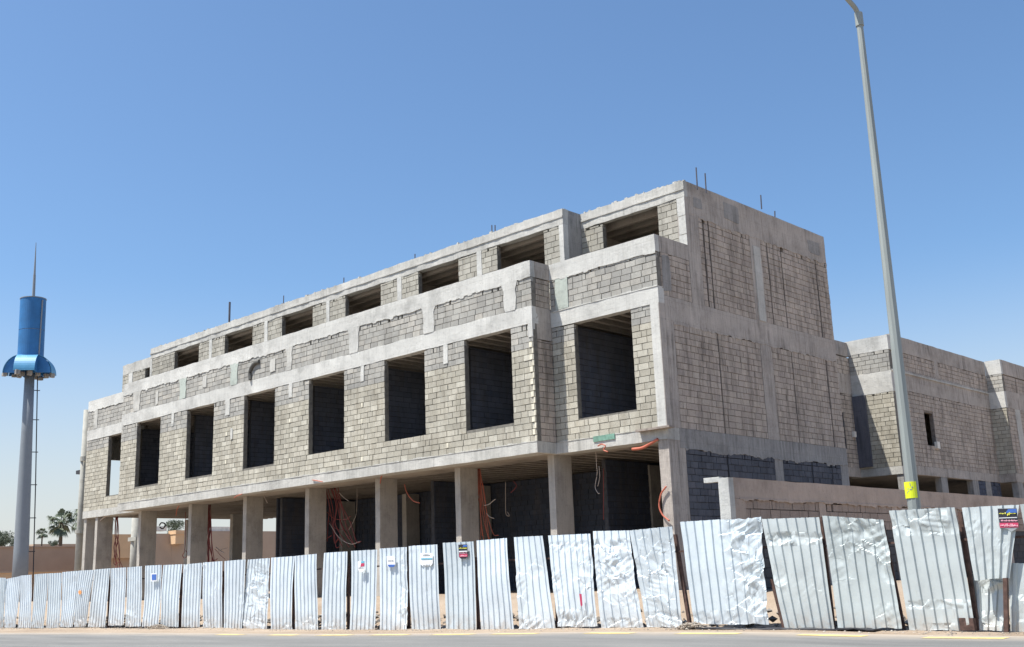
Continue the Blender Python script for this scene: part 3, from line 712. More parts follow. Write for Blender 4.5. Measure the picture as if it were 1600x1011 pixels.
part(B, 'roof_beam', M_conc, ((XE+.1, YU+.3, ZR0), (XE+.35, YE, ZR1)), ((XE+.36, YE-.25, 11.0), (XS-.26, YE-.002, ZR1)), jit=.01)
part(B, 'rear_wall', M_conc, ((XE+.1, YE-.2, 8.25), (XS-.3, YE-.004, 11.0)), ((XE+.1, YU+.3, 8.25), (XE+.3, YE-.2, ZR0)), jit=0, seg=3)
# line of a pour joint along the roof beam
q = MB(); q.rbox((XUL-.2, YUR-.03, 11.80), (XB, YUR, 11.86), .3, .014); q.obj('pour_lip', M_conc, B)
q = MB(); q.rbox((XB+.01, YU-.03, 11.80), (XS, YU, 11.86), .3, .014); q.obj('pour_lip', M_conc, B)
part(B, 'roof_slab', M_ceil, ((XE+.35, YU+.31, 11.72), (XS-.26, YE-.25, 11.84)), ((XUL+.02, YUR+.3, 11.722), (XB-.21, YU+.3, 11.838)), jit=0, seg=3)
y_ = YUR+.45
while y_ < 33:
    q = MB(); q.rbox(((XUL+.1 if y_ < YU+.3 else XE+.5), y_, 11.47), ((XB-.25 if y_ < YU+.3 else XS-.4), y_+.15, 11.722), 1.2, .006); q.obj('ceiling_rib', M_ceil, B); y_ += 0.56
for i, xx in enumerate((-50.7, -45.3, -40.6, -35.9, -31.2, -26.7, -22.5)):
    part(B, 'partition_wall', M_ceil, ((xx, YU+.3, 8.26), (xx+.15, 33, 11.46)), jit=0, seg=2)
part(B, 'room_wall', M_ceil, ((XE+.4, 33.0, 8.26), (XS-.4, 33.1, 11.46)), jit=0, seg=3)
# crumbs of mortar left on the roof edge
q = MB(); rc_ = random.Random(8)
for i in range(420):
    if rc_.random() < .8: x = rc_.uniform(XUL, XB-.05); y = YUR+rc_.uniform(.03, .25)
    else: x = rc_.uniform(XB+.05, XS-.05); y = YU+rc_.uniform(.03, .18)
    h = rc_.choice((.02, .03, .05, .07)); w = rc_.uniform(.03, .14)
    q.box((x, y, ZR1-.02), (x+w, y+.09, ZR1+h), jit=.012)
q.obj('mortar_crumb', M_conc, B, kind='stuff')
# starter bars on the roof
for (x, y1, y0, yy) in ((1087,262,287,YU+.6),(1101,271,291,YU+1.1),(1188,305,330,31.2),(1210,330,337,32.3),(768,352,362,YUR+.3),(773,352,362,YUR+.3),(648,397,405,YUR+.3),(537,434,441,YUR+.3),(443,462,470,YUR+.3)):
    a = at(x, y1, Y=yy); q = MB(); q.tube([(a.x, a.y, 11.9), (a.x+.015, a.y, a.z)], .022, 6); q.obj('rebar', M_rebar, B)
a = at(359, 472, Y=YUR+.5); q = MB(); q.tube([(a.x, a.y, 11.9), (a.x, a.y, a.z)], .05, 8)
q.obj('roof_pipe', M_rebar, B, label='thin blue-grey pipe standing on the roof')

P_dk = plain('dark_pipe', (.09,.088,.08), .7)
# loose bits fixed to the facade
q = MB(); q.tube(curve_pts([(-38.82,24.57,8.44),(-38.86,24.57,8.75),(-38.70,24.57,9.0),(-38.45,24.57,9.12),(-38.17,24.57,9.12)]), .085, 10); q.obj('bent_pipe', P_dk, B)
a = at(190, 655, Y=25.3); c = at(190, 684, Y=25.3)
q = MB(); q.tube([(-50.6, 25.2, 8.02), (-50.6, 25.2, 6.92)], .08, 8); q.obj('downpipe', M_wood, B)
q = MB(); q.tube([(-50.55, 25.4, 7.7), (-50.55, 25.4, 4.4)], .035, 6); q.obj('downpipe', M_concw, B)
q = MB(); q.rbox((-20.98, YR-.035, 3.90), (-20.14, YR+.0, 4.07), .12, .006); q.obj('green_board', plain('green_board', (0.16, 0.30, 0.235), .9, var=.3, sc=9), B)
q = MB(); q.rbox((-19.2, 25.28, 3.99), (-17.98, 25.55, 4.05), .2, .006); q.obj('timber_board', M_wood, B)
# conduits: hanging corrugated hoses
def conduit(P, r, mat, **k):
    q = MB(); q.tube(curve_pts(P, 7), r, 7); q.obj('conduit', mat, B, smooth=True, **k)
def bundle(x0, x1, ytop, ybot, yy, n, mat, spread=0.5, seed=0):
    rr = random.Random(seed)
    for i in range(n):
        t = i/max(1, n-1); a = at(x0+(x1-x0)*t*0.35, ytop, Y=yy); b_ = at(x0+(x1-x0)*t, ybot+rr.uniform(-6, 14), Y=yy)
        L = a.z-b_.z; s = rr.uniform(.0, .12)
        P = [Vector((a.x, yy+rr.uniform(-.1,.1), ZS0+.05)), a.lerp(b_, .3)+Vector((s*.5+rr.uniform(-.05,.05), rr.uniform(-.1,.1), 0)), a.lerp(b_, .65)+Vector((-s+rr.uniform(-.06,.06), rr.uniform(-.12,.12), 0)), b_+Vector((rr.uniform(-.05,.05), rr.uniform(-.1,.1), 0))]
        if rr.random() < spread: P.append(b_ + Vector((rr.uniform(.1,.45), rr.uniform(-.1,.1), rr.uniform(-.25,.15))))
        conduit(P, .014 if mat is M_conduit else .017, mat)
bundle(180, 189, 812, 884, 26.5, 7, M_conduitd, .3, 1)
bundle(322, 336, 790, 880, 26.6, 13, M_conduitd, .5, 2)
bundle(508, 560, 768, 842, 26.6, 10, M_conduitd, .6, 3)
bundle(743, 768, 736, 838, 26.6, 10, M_conduit, .6, 4)
def cpx(pts, yy, r, mat): conduit([at(x, y, Y=yy) for x, y in pts], r, mat)
cpx([(511,800),(522,810),(540,812),(548,806)], 26.5, .012, M_conduitd)
cpx([(515,818),(530,840),(548,850),(562,846)], 26.5, .012, M_cable)
cpx([(513,812),(525,826),(543,826),(550,815)], 27.0, .010, M_conduitd)
cpx([(558,762),(557,800),(552,815),(545,828)], 27.5, .012, M_cable)
cpx([(594,756),(596,745),(602,740),(607,738)], 25.0, .022, M_conduit)
cpx([(632,757),(636,770),(645,782),(656,786)], 26.2, .020, M_conduit)
cpx([(530,770),(538,778),(545,783)], 26.2, .012, M_cable)
cpx([(411,772),(414,778),(418,786)], 26.0, .02, M_cable)
cpx([(275,806),(277,795),(283,787),(291,782)], 25.6, .02, M_conduit)
cpx([(153,816),(165,807),(178,804)], 25.7, .03, M_cable)
cpx([(290,800),(290,840),(288,862),(285,868),(289,872),(293,866),(290,860)], 27.0, .016, M_conduitd)
cpx([(249,821),(252,817),(257,818),(258,822),(254,826),(250,824)], 28.0, .035, M_black)
cpx([(340,862),(348,858),(356,856)], 27.2, .012, M_cable); cpx([(336,858),(345,868),(352,874)], 27.2, .012, M_conduitd)
cpx([(337,855),(344,860),(350,864)], 27.0, .02, M_cable)
cpx([(756,790),(764,788),(770,783),(774,780)], 26.5, .014, M_cable); cpx([(760,802),(766,808),(772,810)], 26.5, .012, M_cable)
cpx([(790,752),(790,790),(791,804),(796,806),(793,800)], 28, .014, M_cable)
cpx([(802,752),(807,758),(804,764),(798,770)], 27, .012, M_conduitd)
cpx([(931,702),(932,725),(933,740),(930,760),(934,770),(937,771)], 26.2, .012, M_cable)
cpx([(943,732),(943,775),(943,812)], 27.2, .014, M_conduitd)
cpx([(936,728),(937,745),(934,760)], 26.2, .010, M_cable)
cpx([(934,697),(940,694),(946,697),(943,703),(950,706)], 25.44, .020, M_conduit)
cpx([(988,702),(1003,700),(1015,694),(1028,686)], 25.46, .045, M_conduit)
cpx([(1041,760),(1033,772),(1030,790),(1035,804),(1046,814)], 25.44, .025, M_conduit)
cpx([(366,778),(370,775),(378,772)], 24.55, .02, M_conduit); cpx([(488,750),(495,751),(504,753)], 24.56, .018, M_conduit)
for (x, y0, y1) in ((232,806,812),(300,800,806)): pass

# ------------------------------------------------------------------ rear building
C = empty('concrete_building', 'lower unfinished block building behind the lamp post with a narrow slit window', 'building')
XR, XK, YB, Y2, X2 = -20.1, -22.03, 45.3, 56.6, -19.3
# link wall in shade
masonry(C, 'link_wall', (XK, YE+.02), (0,1), (1,0), YB-YE-.02, 4.1, 7.4, M_side, openings=[(7.3,7.75,4.95,6.6)], seed=70, mortar=M_mortard)
part(C, 'edge_beam', M_concs, ((XK-.3, YE+.02, 3.68), (XK+.003, YB-.002, 4.1)), jit=.01); part(C, 'edge_beam', M_concs, ((XK-.2, YE+.02, 7.4), (XK+.003, YB-.002, 8.3)), jit=.01)
masonry(C, 'link_wall', (XK, YE+.02), (0,1), (1,0), YB-YE-.02, 8.3, 9.15, M_side, seed=71, mortar=M_mortars)
part(C, 'parapet_coping', M_concs, ((XK-.2, YE+.02, 9.15), (XK+.002, YB-.002, 9.8)), jit=.01)
part(C, 'corner_column', M_bluec, ((XK+.005, YB-.10, 4.1), (XK+.62, YB-.004, 7.3)), jit=.005)
# front face of the block
masonry(C, 'front_wall', (XK, YB), (1,0), (0,-1), XR-XK-.01, 4.02, 7.3, M_warm, seed=72)
part(C, 'edge_beam', M_concw, ((XK-.3, YB, 7.3), (XR, YB+.25, 8.25)), jit=.012)
masonry(C, 'front_wall', (XK, YB), (1,0), (0,-1), XR-XK-.01, 8.25, 9.2, M_grey, seed=73)
part(C, 'parapet_coping', M_concw, ((XK-.3, YB, 9.2), (XR, YB+.25, 9.86)), jit=.012)
part(C, 'floor_slab', M_conc, ((XK-.5, YB, 3.68), (XR, YB+.4, 4.02)), jit=.01)
# long side
masonry(C, 'side_wall', (XR, YB+.2), (0,1), (1,0), Y2-YB, 4.1, 7.45, M_side, openings=[(2.77,3.77,5.0,6.62)], seed=74, mortar=M_mortars)
part(C, 'edge_beam', M_concs, ((XR-.25, YB+.25, 7.45), (XR+.004, Y2, 8.4)), jit=.012)
part(C, 'pour_lip', M_conc, ((XR+.004, YB+.05, 8.22), (XR+.05, Y2, 8.30)), jit=.01)
masonry(C, 'parapet_wall', (XR, YB+.25), (0,1), (1,0), Y2-YB-.2, 8.4, 9.2, M_side, seed=75, mortar=M_mortars)
part(C, 'column_stub', M_concs, ((XR-.2, 50.1, 8.4), (XR+.012, 50.5, 9.25)), jit=.01)
part(C, 'parapet_coping', M_concs, ((XR-.2, YB+.25, 9.2), (XR+.004, Y2, 9.93)), jit=.012)
part(C, 'floor_slab', M_concs, ((XR-.3, YB+.4, 3.70), (XR+.006, Y2, 4.1)), jit=.01)
part(C, 'deck', M_ceil, ((-40, YB+.3, 3.8), (XR-.3, 75, 4.0)), ((-40, YB+.3, 9.0), (XR-.2, 75, 9.15)), jit=0, seg=6)
part(C, 'deck', M_ceil, ((-40, YE+.05, 3.8), (XK-.3, YB+.3, 4.0)), ((-40, YE+.05, 9.0), (XK-.2, YB+.3, 9.12)), jit=0, seg=6)
part(C, 'room_wall', M_ceil, ((XR-3.2, YB+.4, 4.0), (XR-3.0, 75, 9.0)), ((XR-3, 47.0, 4.0), (XR-.2, 47.1, 9)), ((XR-3, 51.0, 4.0), (XR-.2, 51.1, 9)), ((XK-3, YE+.1, 4.0), (XK-2.8, YB, 9)), jit=0, seg=6)
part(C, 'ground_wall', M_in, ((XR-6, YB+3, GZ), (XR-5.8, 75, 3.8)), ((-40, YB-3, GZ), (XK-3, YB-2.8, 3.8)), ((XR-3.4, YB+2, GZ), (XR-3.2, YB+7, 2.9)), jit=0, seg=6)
for yy in (45.35, 49.3, 53.0, 54.6):
    part(C, 'column', M_concd, ((XR-.3, yy, GZ), (XR-.01, yy+.7, 3.71)), jit=.006)
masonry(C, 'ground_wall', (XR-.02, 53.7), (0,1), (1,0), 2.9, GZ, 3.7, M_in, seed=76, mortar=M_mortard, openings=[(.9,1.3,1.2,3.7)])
q = MB(); q.rbox((XR-.02, 49.05, 4.98), (XR+.12, 49.35, 5.3), .1, .012); q.obj('light_box', M_whitep, C)
q = MB(); q.rbox((XK, 44.85, 5.45), (XK+.12, 45.05, 5.7), .1, .01); q.obj('light_box', M_whitep, C)
# second projecting block
masonry(C, 'return_wall', (XR, Y2), (1,0), (0,-1), X2-XR, 4.1, 7.45, M_warm, seed=77)
part(C, 'edge_beam', M_concw, ((XR+.01, Y2, 7.45), (X2, Y2+.25, 8.3)), jit=.01)
masonry(C, 'return_wall', (XR, Y2), (1,0), (0,-1), X2-XR, 8.3, 9.2, M_grey, seed=78)
part(C, 'parapet_coping', M_concw, ((XR+.01, Y2, 9.2), (X2, Y2+.25, 9.95)), jit=.01)
masonry(C, 'side_wall', (X2, Y2+.1), (0,1), (1,0), 1.1, 4.1, 7.45, M_side, seed=79, mortar=M_mortars)
part(C, 'column', M_conc, ((X2-.2, 57.8, 4.1), (X2+.01, 58.5, 7.45)), jit=.006)
masonry(C, 'side_wall', (X2, 58.5), (0,1), (1,0), 16, 4.1, 7.45, M_side, seed=80, mortar=M_mortars)
part(C, 'edge_beam', M_concs, ((X2-.25, Y2+.25, 7.45), (X2+.004, 75, 8.35)), jit=.012)
masonry(C, 'parapet_wall', (X2, Y2+.25), (0,1), (1,0), 18, 8.35, 9.2, M_side, seed=81, mortar=M_mortars, openings=[(1.6,1.7,8.35,9.2)])
part(C, 'parapet_coping', M_concs, ((X2-.2, Y2+.25, 9.2), (X2+.004, 75, 9.95)), jit=.012)
part(C, 'floor_slab', M_concs, ((XR+.01, Y2, 3.68), (X2+.006, 75, 4.1)), jit=.01)
for yy in (56.7, 61, 66): part(C, 'column', M_concd, ((X2-.3, yy, GZ), (X2-.01, yy+.8, 3.7)), jit=.006)
part(C, 'end_wall', M_conc, ((-40, 75, GZ), (X2, 75.2, 9.5)), ((-40.2, YE+.1, GZ), (-40, 75.2, 9.5)), jit=0, seg=6)

# ------------------------------------------------------------------ boundary wall
W_ = empty('boundary_wall', 'pinkish block boundary wall with plastered top behind the metal fence on the right', 'wall')
XW, YW, ZW = -12.0, 18.86, 1.78
part(W_, 'end_pillar', M_concw, ((XW-.25, YW-.06, -1.2), (XW-.002, YW+.12, ZW-.0)), jit=.008, seg=.2)
part(W_, 'coping', M_concw, ((XW-.62, YW-.02, ZW-.07), (XW-.25, YW+.14, ZW+.03)), jit=.008, seg=.2)
part(W_, 'top_band', M_plaster, ((XW-.22, YW+.12, 1.36), (XW, 62, ZW)), jit=.010, seg=.5)
part(W_, 'pillar', M_plaster, ((XW-.22, YW+.12, -1.2), (XW+.004, YW+.50, 1.36)), jit=.008, seg=.3)
ragged(W_, 'cement_smear', M_plaster, (XW, YW+.3), (XW, 44), 1.36, (1,0), 0, down=0.07, seed=21)
yy = YW+.5
for i, L in enumerate((3.1, 3.4, 3.4, 3.6, 4, 4, 4, 12)):
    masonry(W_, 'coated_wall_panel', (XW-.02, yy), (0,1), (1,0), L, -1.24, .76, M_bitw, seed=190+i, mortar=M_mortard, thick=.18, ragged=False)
    masonry(W_, 'wall_panel', (XW-.02, yy), (0,1), (1,0), L, .76, 1.36, M_pink, seed=90+i, mortar=M_mortars, thick=.18, cand='wall')
    part(W_, 'pillar', M_plaster, ((XW-.2, yy+L, -1.2), (XW-.004, yy+L+.3, 1.36)), jit=.008, seg=.3)
    yy += L+.3
finish_blocks()
# ------------------------------------------------------------------ metal fence
YF = 17.0
FN = empty('metal_fence', 'battered construction fence of upright corrugated metal sheets along the roadside', 'fence')
# each sheet: top-left, top-right, bottom-left, bottom-right corners, crumple spots (s,t,rs,rt,amount), mat
PAN = [
 ((-8,902),(10,903),(-8,981),(5.5,981),[],0),
 ((8.5,905),(32,900),(8,980.5),(26,980.5),[],0),
 ((33,899.4),(51,898),(28.5,981),(47.3,981),[],0),
 ((52,897.5),(72.3,896),(49,981),(68.7,981),[],0),
 ((73.6,896),(94,895),(70.6,981),(92,981),[(1,.15,.4,.3,.25)],0),
 ((96,894),(121,892),(94.3,979.5),(114.6,979.5),[(1,.9,.3,.1,.4)],0),
 ((121.8,891.7),(147.7,890.4),(115.7,979.5),(133.4,979),[(.6,.05,.8,.1,.7)],0),
 ((149.7,890),(172.6,888),(137,979.6),(165,979.6),[(.1,.0,.4,.15,.5)],0),
 ((175,888),(198,886.6),(167.7,977.5),(192.3,977.5),[(.5,.0,.6,.08,.6)],0),
 ((200,886.6),(222.5,884.7),(196.8,979),(220.7,979),[(.4,.15,.4,.2,.5)],0),
 ((225.5,884),(249.9,882.7),(222.5,979.5),(248.8,979.5),[],0),
 ((254.3,883),(282.7,881.7),(252.4,979.5),(280.5,979.5),[],0),
 ((287,882),(315.3,879.5),(283.5,979.8),(311.8,979.8),[(0,1,.25,.1,.7)],0),
 ((319.8,879),(349.3,876.8),(316.3,981),(346.6,981),[(0,1,.2,.1,.6),(.6,.55,.2,.15,.35),(.3,.05,.5,.08,.6)],0),
 ((352,876.8),(384.3,874),(351.7,984),(380.6,984),[(1,.4,.25,.25,.4)],0),
 ((384.6,874.7),(420.4,872),(376,985),(417.7,985),[(.6,.55,.5,.35,.9),(.4,.06,.6,.08,1.0),(.5,.86,.5,.04,.6)],0),
 ((422.5,871.5),(458.6,869),(423.3,984.5),(456.9,984.5),[(.8,.03,.3,.05,.7)],0),
 ((461.8,868.8),(496,865.4),(463.7,984),(499.5,984),[(.5,.08,.5,.1,.5)],0),
 ((504.6,864),(542.2,861.7),(504.6,984),(542,984),[(.35,.03,.3,.05,.6),(.6,.78,.12,.06,.3)],0),
 ((547,861),(586.7,858.6),(548,984),(587.9,984),[],0),
 ((593.4,857.2),(634.6,854.7),(594.3,984),(638,984),[(.9,.3,.2,.3,.6),(.85,.8,.2,.2,.25)],0),
 ((640.5,853.3),(686,850.6),(643.5,984),(688.8,984),[(.2,.95,.3,.08,.3),(.7,.6,.2,.3,.15)],0),
 ((691.3,848.3),(739.7,846),(697.3,984),(745,984),[],0),
 ((746.8,844.7),(794.3,840.7),(754.5,983.5),(805.4,983.5),[],0),
 ((800.5,839.4),(845.6,837.2),(811.4,983),(867.5,983),[(.1,.45,.25,.3,.45),(.3,.06,.5,.08,.7),(.6,.65,.4,.1,.25)],0),
 ((855,836.8),(919.8,833.9),(873.4,979),(936,979),[(.5,.07,.7,.09,1.0),(.85,.6,.3,.2,.6),(.1,.45,.2,.2,.4),(.5,.87,.6,.05,.5)],0),
 ((926,829.9),(982.8,828.9),(940,981),(1006,981),[(.6,.55,.6,.3,1.0),(.5,.86,.7,.05,.9),(.5,.04,.6,.05,.6)],0),
 ((985.3,829),(1052,822.5),(1009.6,980),(1066,980),[(.4,.5,.5,.35,.75),(.5,.06,.7,.1,.9),(.7,.85,.4,.12,.5)],0),
 ((1061,815.3),(1186,808),(1086,975),(1203,975),[(.85,.85,.28,.25,1.3),(.9,.45,.22,.5,1.1),(.45,.05,.7,.06,.5),(.62,.3,.15,.2,.4)],0),
 ((1189.6,811),(1280,808),(1225.4,982),(1303.6,982),[(.5,.81,.6,.05,.8),(.1,.45,.15,.1,.4),(.6,.35,.3,.1,.15)],1),
 ((1284.8,805.7),(1378.6,812),(1310,981),(1410.8,981),[(.7,.85,.5,.14,1.0),(.95,.65,.15,.2,.9),(.15,.55,.25,.15,.25),(.85,.1,.2,.1,.4)],1),
 ((1389,798),(1492,792.6),(1420.5,985),(1523,985),[(.6,.88,.8,.08,.75),(.5,.21,.6,.03,.5),(.6,.02,.5,.03,.4)],1),
 ((1502.8,793.4),(1592,788.6),(1524,907),(1579,903),[(.2,.6,.3,.3,.4),(.6,.4,.4,.2,.3)],1),
 ((1594,788),(1665,785),(1632,990),(1700,990),[(.1,.5,.3,.3,.4)],1),
]
SHEETS = []
FOLDS = [[(random.uniform(0, math.pi), f_, 0) for f_ in (3.2, 5.5, 7.5, 10.0, 13.0, 17.0, 23.0)] for _ in range(4)]
FOLDS = [[(a, f, (.22 if f < 4 else .33)/f) for a, f, _ in L] for L in FOLDS]
def sheet(tl, tr, bl, br, spots, dull, idx, yoff=0.0):
    rr = random.Random(idx+100)
    TL, TR, BL_, BR = [at(*q_, Y=YF+yoff) for q_ in (tl, tr, bl, br)]
    W = (TR-TL).length; H = (TL-BL_).length
    lean_t, lean_b = rr.uniform(-.045, .05), rr.uniform(-.05, .03)
    twist = rr.uniform(-.03, .03)
    nr = max(5, int(round(W/0.172))) if idx < 26 else max(4, int(round(W/0.19)))
    crumpled = any(s_[4] > .45 for s_ in spots)
    # columns: rib profile
    cols = []
    for k in range(nr):
        c0 = (k+0.5)/nr; w = 1/nr; r = (0.019 if idx < 28 else .022)/W; e = (0.010 if idx < 28 else .019)/W
        cols += [(c0-w*0.5+1e-4, 0)] if k == 0 else []
        cols += [(c0-w*.27, 0.0), (c0-r-e, 0.0), (c0-r, 1.0), (c0+r, 1.0), (c0+r+e*.7, 0.0), (c0+w*.27, 0.0), (c0+w*.5-1e-4 if k == nr-1 else c0+w*.5, 0.0)]
        if crumpled: cols += [(c0-w*.40, 0), (c0+w*.40, 0), (c0+w*.14 + r, 0), (c0-w*.18, 0), (c0-w*.34, 0), (c0+w*.34, 0)]
    cols = sorted(set(cols))
    rows = 100 if crumpled else 22
    V = []; ph = rr.uniform(0, 50)
    topn = [rr.uniform(-.004, .004) for _ in cols]
    for j in range(rows+1):
        t = j/rows
        for i, (s, rb) in enumerate(cols):
            P = (BL_.lerp(BR, s)).lerp(TL.lerp(TR, s), t)
            wgt = 0.0
            for (cs, ct, rs, rt, am) in spots:
                d = ((s-cs)/rs)**2 + ((t-ct)/rt)**2
                wgt = max(wgt, am*max(0.0, 1-d*0.55) if d < 1.8 else 0.0)
            q_ = Vector((P.x, 0, P.z))
            dent = noise.noise(q_*1.3+Vector((ph,0,0)))*.016 + noise.noise(q_*3.1+Vector((0,ph,0)))*.006
            # broad bow, then dents and folds
            bow = math.sin(t*math.pi)*rr_bow[idx]*0.03
            y = P.y + lean_t*t + lean_b*(1-t) + twist*(s-.5)*(t-.5)*2 + dent + bow
            y -= rb*(.027 if idx < 28 else .033)*(1-min(.85, wgt*.8))
            dx = noise.noise(q_*1.1+Vector((3,ph,0)))*.010
            dz = 0.0
            if wgt > 0:
                a_ = Vector((P.x*6.0, ph, P.z*6.0))
                wx = P.x + noise.noise(a_*.35)*.045; wz = P.z + noise.noise(a_*.35+Vector((9,3,1)))*.045
                fold = 0.0
                for (ang, fr_, am_) in FOLDS[idx % 4]:
                    u_ = (wx*math.cos(ang)+wz*math.sin(ang))*fr_ + ang*3; tri = abs((u_ % 2.0)-1.0)
                    fold += (tri-.5)*am_*min(1.25, max(0, .35+3.4*noise.noise(a_*.42+Vector((ang*5,0,0)))))
                cp_ = noise.voronoi(Vector((wx*3.6, ph, wz*3.0)))[1][0]; tv = noise.cell_vector(cp_*13.7)
                ux = wx - cp_.x/3.6; uz = wz - cp_.z/3.0
                facet = max(-.03, min(.03, ux*(tv.x-.5)*.42 + uz*((tv.y-.5)*.42 + .10)))
                y -= wgt*(fold*.48 + facet*.9)
                dx += wgt*noise.noise(a_*.5+Vector((7,7,7)))*.03; dz = wgt*noise.noise(a_*.5)*.03
            if j == rows: dz += topn[i] + wgt*noise.noise(Vector((P.x*9, 1, ph)))*.03
            if j == 0: dz += noise.noise(Vector((P.x*5, ph, 1)))*.02
            V.append((P.x+dx, y, P.z+dz))
    n_ = len(cols)
    F = [(j*n_+i, j*n_+i+1, (j+1)*n_+i+1, (j+1)*n_+i) for j in range(rows) for i in range(n_-1)]
    me = bpy.data.meshes.new('sheet'); me.from_pydata(V, [], F); me.update()
    lb = 'badly crumpled corrugated sheet' if max([s_[4] for s_ in spots] or [0]) > .85 else None
    o = link('corrugated_sheet', me, M_sheetg if dull else M_sheet, FN, label=lb)
    so = o.modifiers.new('thickness', 'SOLIDIFY'); so.thickness = 0.002; so.offset = 1
    SHEETS.append(o); return o
random.seed(5)
rr_bow = [random.uniform(-1, 1) for _ in range(60)]
for i, (tl, tr, bl, br, sp_, dull) in enumerate(PAN):
    sheet(tl, tr, bl, br, sp_, dull, i, yoff=(0.02 if i % 2 else 0.0))
# inner sheets seen below the short one on the right
sheet((1518,895), (1580,890), (1528,984), (1572,986), [(.5,.8,.6,.15,1.0),(.5,.2,.6,.1,.7)], 1, 40, yoff=.22)
sheet((1576,880), (1660,880), (1581,986), (1640,988), [(.4,.4,.4,.3,.4)], 1, 41, yoff=.10)
# second sheet overlapping behind the right edge of the 1050 one
# posts and rails behind the sheets
q = MB()
gaps = [7.5, 72.8, 122, 174, 224, 285, 317.5, 351, 421, 460, 502, 545, 590.5, 638.5, 690, 745.5, 798, 868, 938, 1008]
def post(x, ytop, ybot, yy, r, mat, name='fence_post', x2=None, label=None):
    a = at(x, ytop, Y=yy); b_ = at(x if x2 is None else x2, ybot, Y=yy)
    q = MB(); q.rbox((-r, -r, 0), (r, r, 1), .25, .004)
    V = []
    for p_ in q.v:
        c = b_.lerp(a, p_[2]); V.append((c.x+p_[0], c.y+p_[1], c.z))
    q.v = V; return q.obj(name, mat, FN, label=label)
for x in range(1, 21, 2):
    xx = gaps[x]; a = at(xx, 880, Y=YF+.14)
    q = MB(); q.rbox((a.x-.025, YF+.10, zg(a.x)-.1), (a.x+.025, YF+.16, .42), .3, .003); q.obj('fence_post', M_rust, FN)
post(1206, 905, 986, YF+.12, .028, M_rust, x2=1227); post(1283, 808, 984, YF+.16, .02, M_rust, x2=1304)
post(1380, 820, 984, YF+.16, .022, M_rust, x2=1413); post(1500, 800, 984, YF+.16, .030, M_rust, x2=1528)
post(1571, 903, 987, YF-.05, .030, M_rust, x2=1573, label='bare rusty post standing under the short sheet')
post(1055, 835, 975, YF+.14, .03, M_rust, x2=1078)
for (zz, h) in ((.30, .018),):
    k = 0; xa = -46.0
    while xa < -3:
        xb = xa+random.uniform(5, 6); q = MB(); dz = random.uniform(-.03, .03)
        q.rbox((xa, YF+.10, zz+dz-h), (xb, YF+.14, zz+dz+h), .6, .006); q.obj('fence_rail', M_rust, FN); xa = xb-.1
# dark mat pulled out under the sheets
q = MB(); q.rbox((-11.6, 16.72, -1.075), (-8.2, 16.98, -1.055), .12, .03); q.obj('ground_strip', M_black, FN, label='torn black strip lying along the foot of the fence')
q = MB(); a = at(1516, 985, Y=YF+.1); q.rbox((a.x-.12, YF+.02, a.z+.0), (a.x+.1, YF+.22, a.z+.18), .06, .02); q.obj('footing', M_rust, FN)

# posters and stickers
def flat_px(parent, name, pts, mat, yy):
    q = MB(); V = [at(x, y, Y=yy) for x, y in pts]; n_ = len(V)
    q.add(V + [v + Vector((0, .004, 0)) for v in V], [tuple(range(n_)), tuple(reversed(range(n_, 2*n_)))] + [(i, n_+i, n_+(i+1) % n_, (i+1) % n_) for i in range(n_)])
    return q.obj(name, mat, parent)
P_blk = plain('print_black', (.02,.02,.03), .5); P_blu = plain('print_blue', (.05,.13,.42), .5); P_yel = plain('print_yellow', (.7,.68,.1), .5)
P_red = plain('print_red', (.45,.04,.10), .5); P_wht = plain('print_white', (.75,.76,.78), .5); P_pnk = plain('print_pink', (.75,.38,.45), .5)
P_gry = plain('print_grey', (.28,.30,.31), .6); P_cyn = plain('print_cyan', (.1,.38,.5), .5); P_org = plain('orange_spot', (.7,.3,.1), .7)
def strokes(parent, x0, x1, y0, y1, n_, mat, yy, seed=0, sk=0):
    rr = random.Random(seed)
    for i in range(n_):
        a = x0+(x1-x0)*i/n_; w = (x1-x0)/n_*rr.uniform(.5,.85); ya = y0+(y1-y0)*rr.uniform(0,.5); yb = y1-(y1-y0)*rr.uniform(0,.25)
        flat_px(parent, 'letter_stroke', [(a, ya), (a+w, ya+.1), (a+w, yb), (a, yb)], mat, yy)
y0 = YF-.062
po = flat_px(SHEETS[32], 'poster', [(1558.5,794.5),(1588.5,794),(1591.5,822.5),(1590,825),(1580,831),(1575,827),(1562,824.5),(1560.5,820)], P_gry, y0+.0)
flat_px(po, 'poster_header', [(1559,795),(1588,794.5),(1589.5,809),(1560.5,810.5)], P_blk, y0-.006)
flat_px(po, 'poster_panel', [(1575,795.5),(1588,795),(1588.8,801),(1571,801.5)], P_blu, y0-.012)
flat_px(po, 'poster_panel', [(1561,811),(1590,810),(1590.5,816),(1561.5,816.5)], P_blk, y0-.006)
flat_px(po, 'poster_footer', [(1561.5,817),(1590.8,816.5),(1591.5,824),(1562.5,824.5)], P_red, y0-.006)
flat_px(po, 'poster_line', [(1561,809),(1589,808),(1589,809),(1561,810)], P_wht, y0-.012)
strokes(po, 1561, 1572, 800.5, 803.5, 5, P_yel, y0-.012, 1); strokes(po, 1573.5, 1578, 799, 806, 3, P_yel, y0-.016, 2); strokes(po, 1576, 1588, 801, 803, 6, P_yel, y0-.016, 3)
strokes(po, 1564, 1590, 812, 814.8, 13, P_pnk, y0-.012, 4); strokes(po, 1563.5, 1590.5, 818, 822.8, 14, P_pnk, y0-.012, 5)
po = flat_px(SHEETS[22], 'poster', [(716,851),(730,850.5),(730.5,870),(727,873),(720,873),(717,870)], P_blk, y0)
flat_px(po, 'poster_panel', [(724,851.5),(729.5,851.5),(730,854),(723,854.5)], P_blu, y0-.008); strokes(po, 717, 729.5, 855.5, 857.5, 6, P_yel, y0-.008, 6)
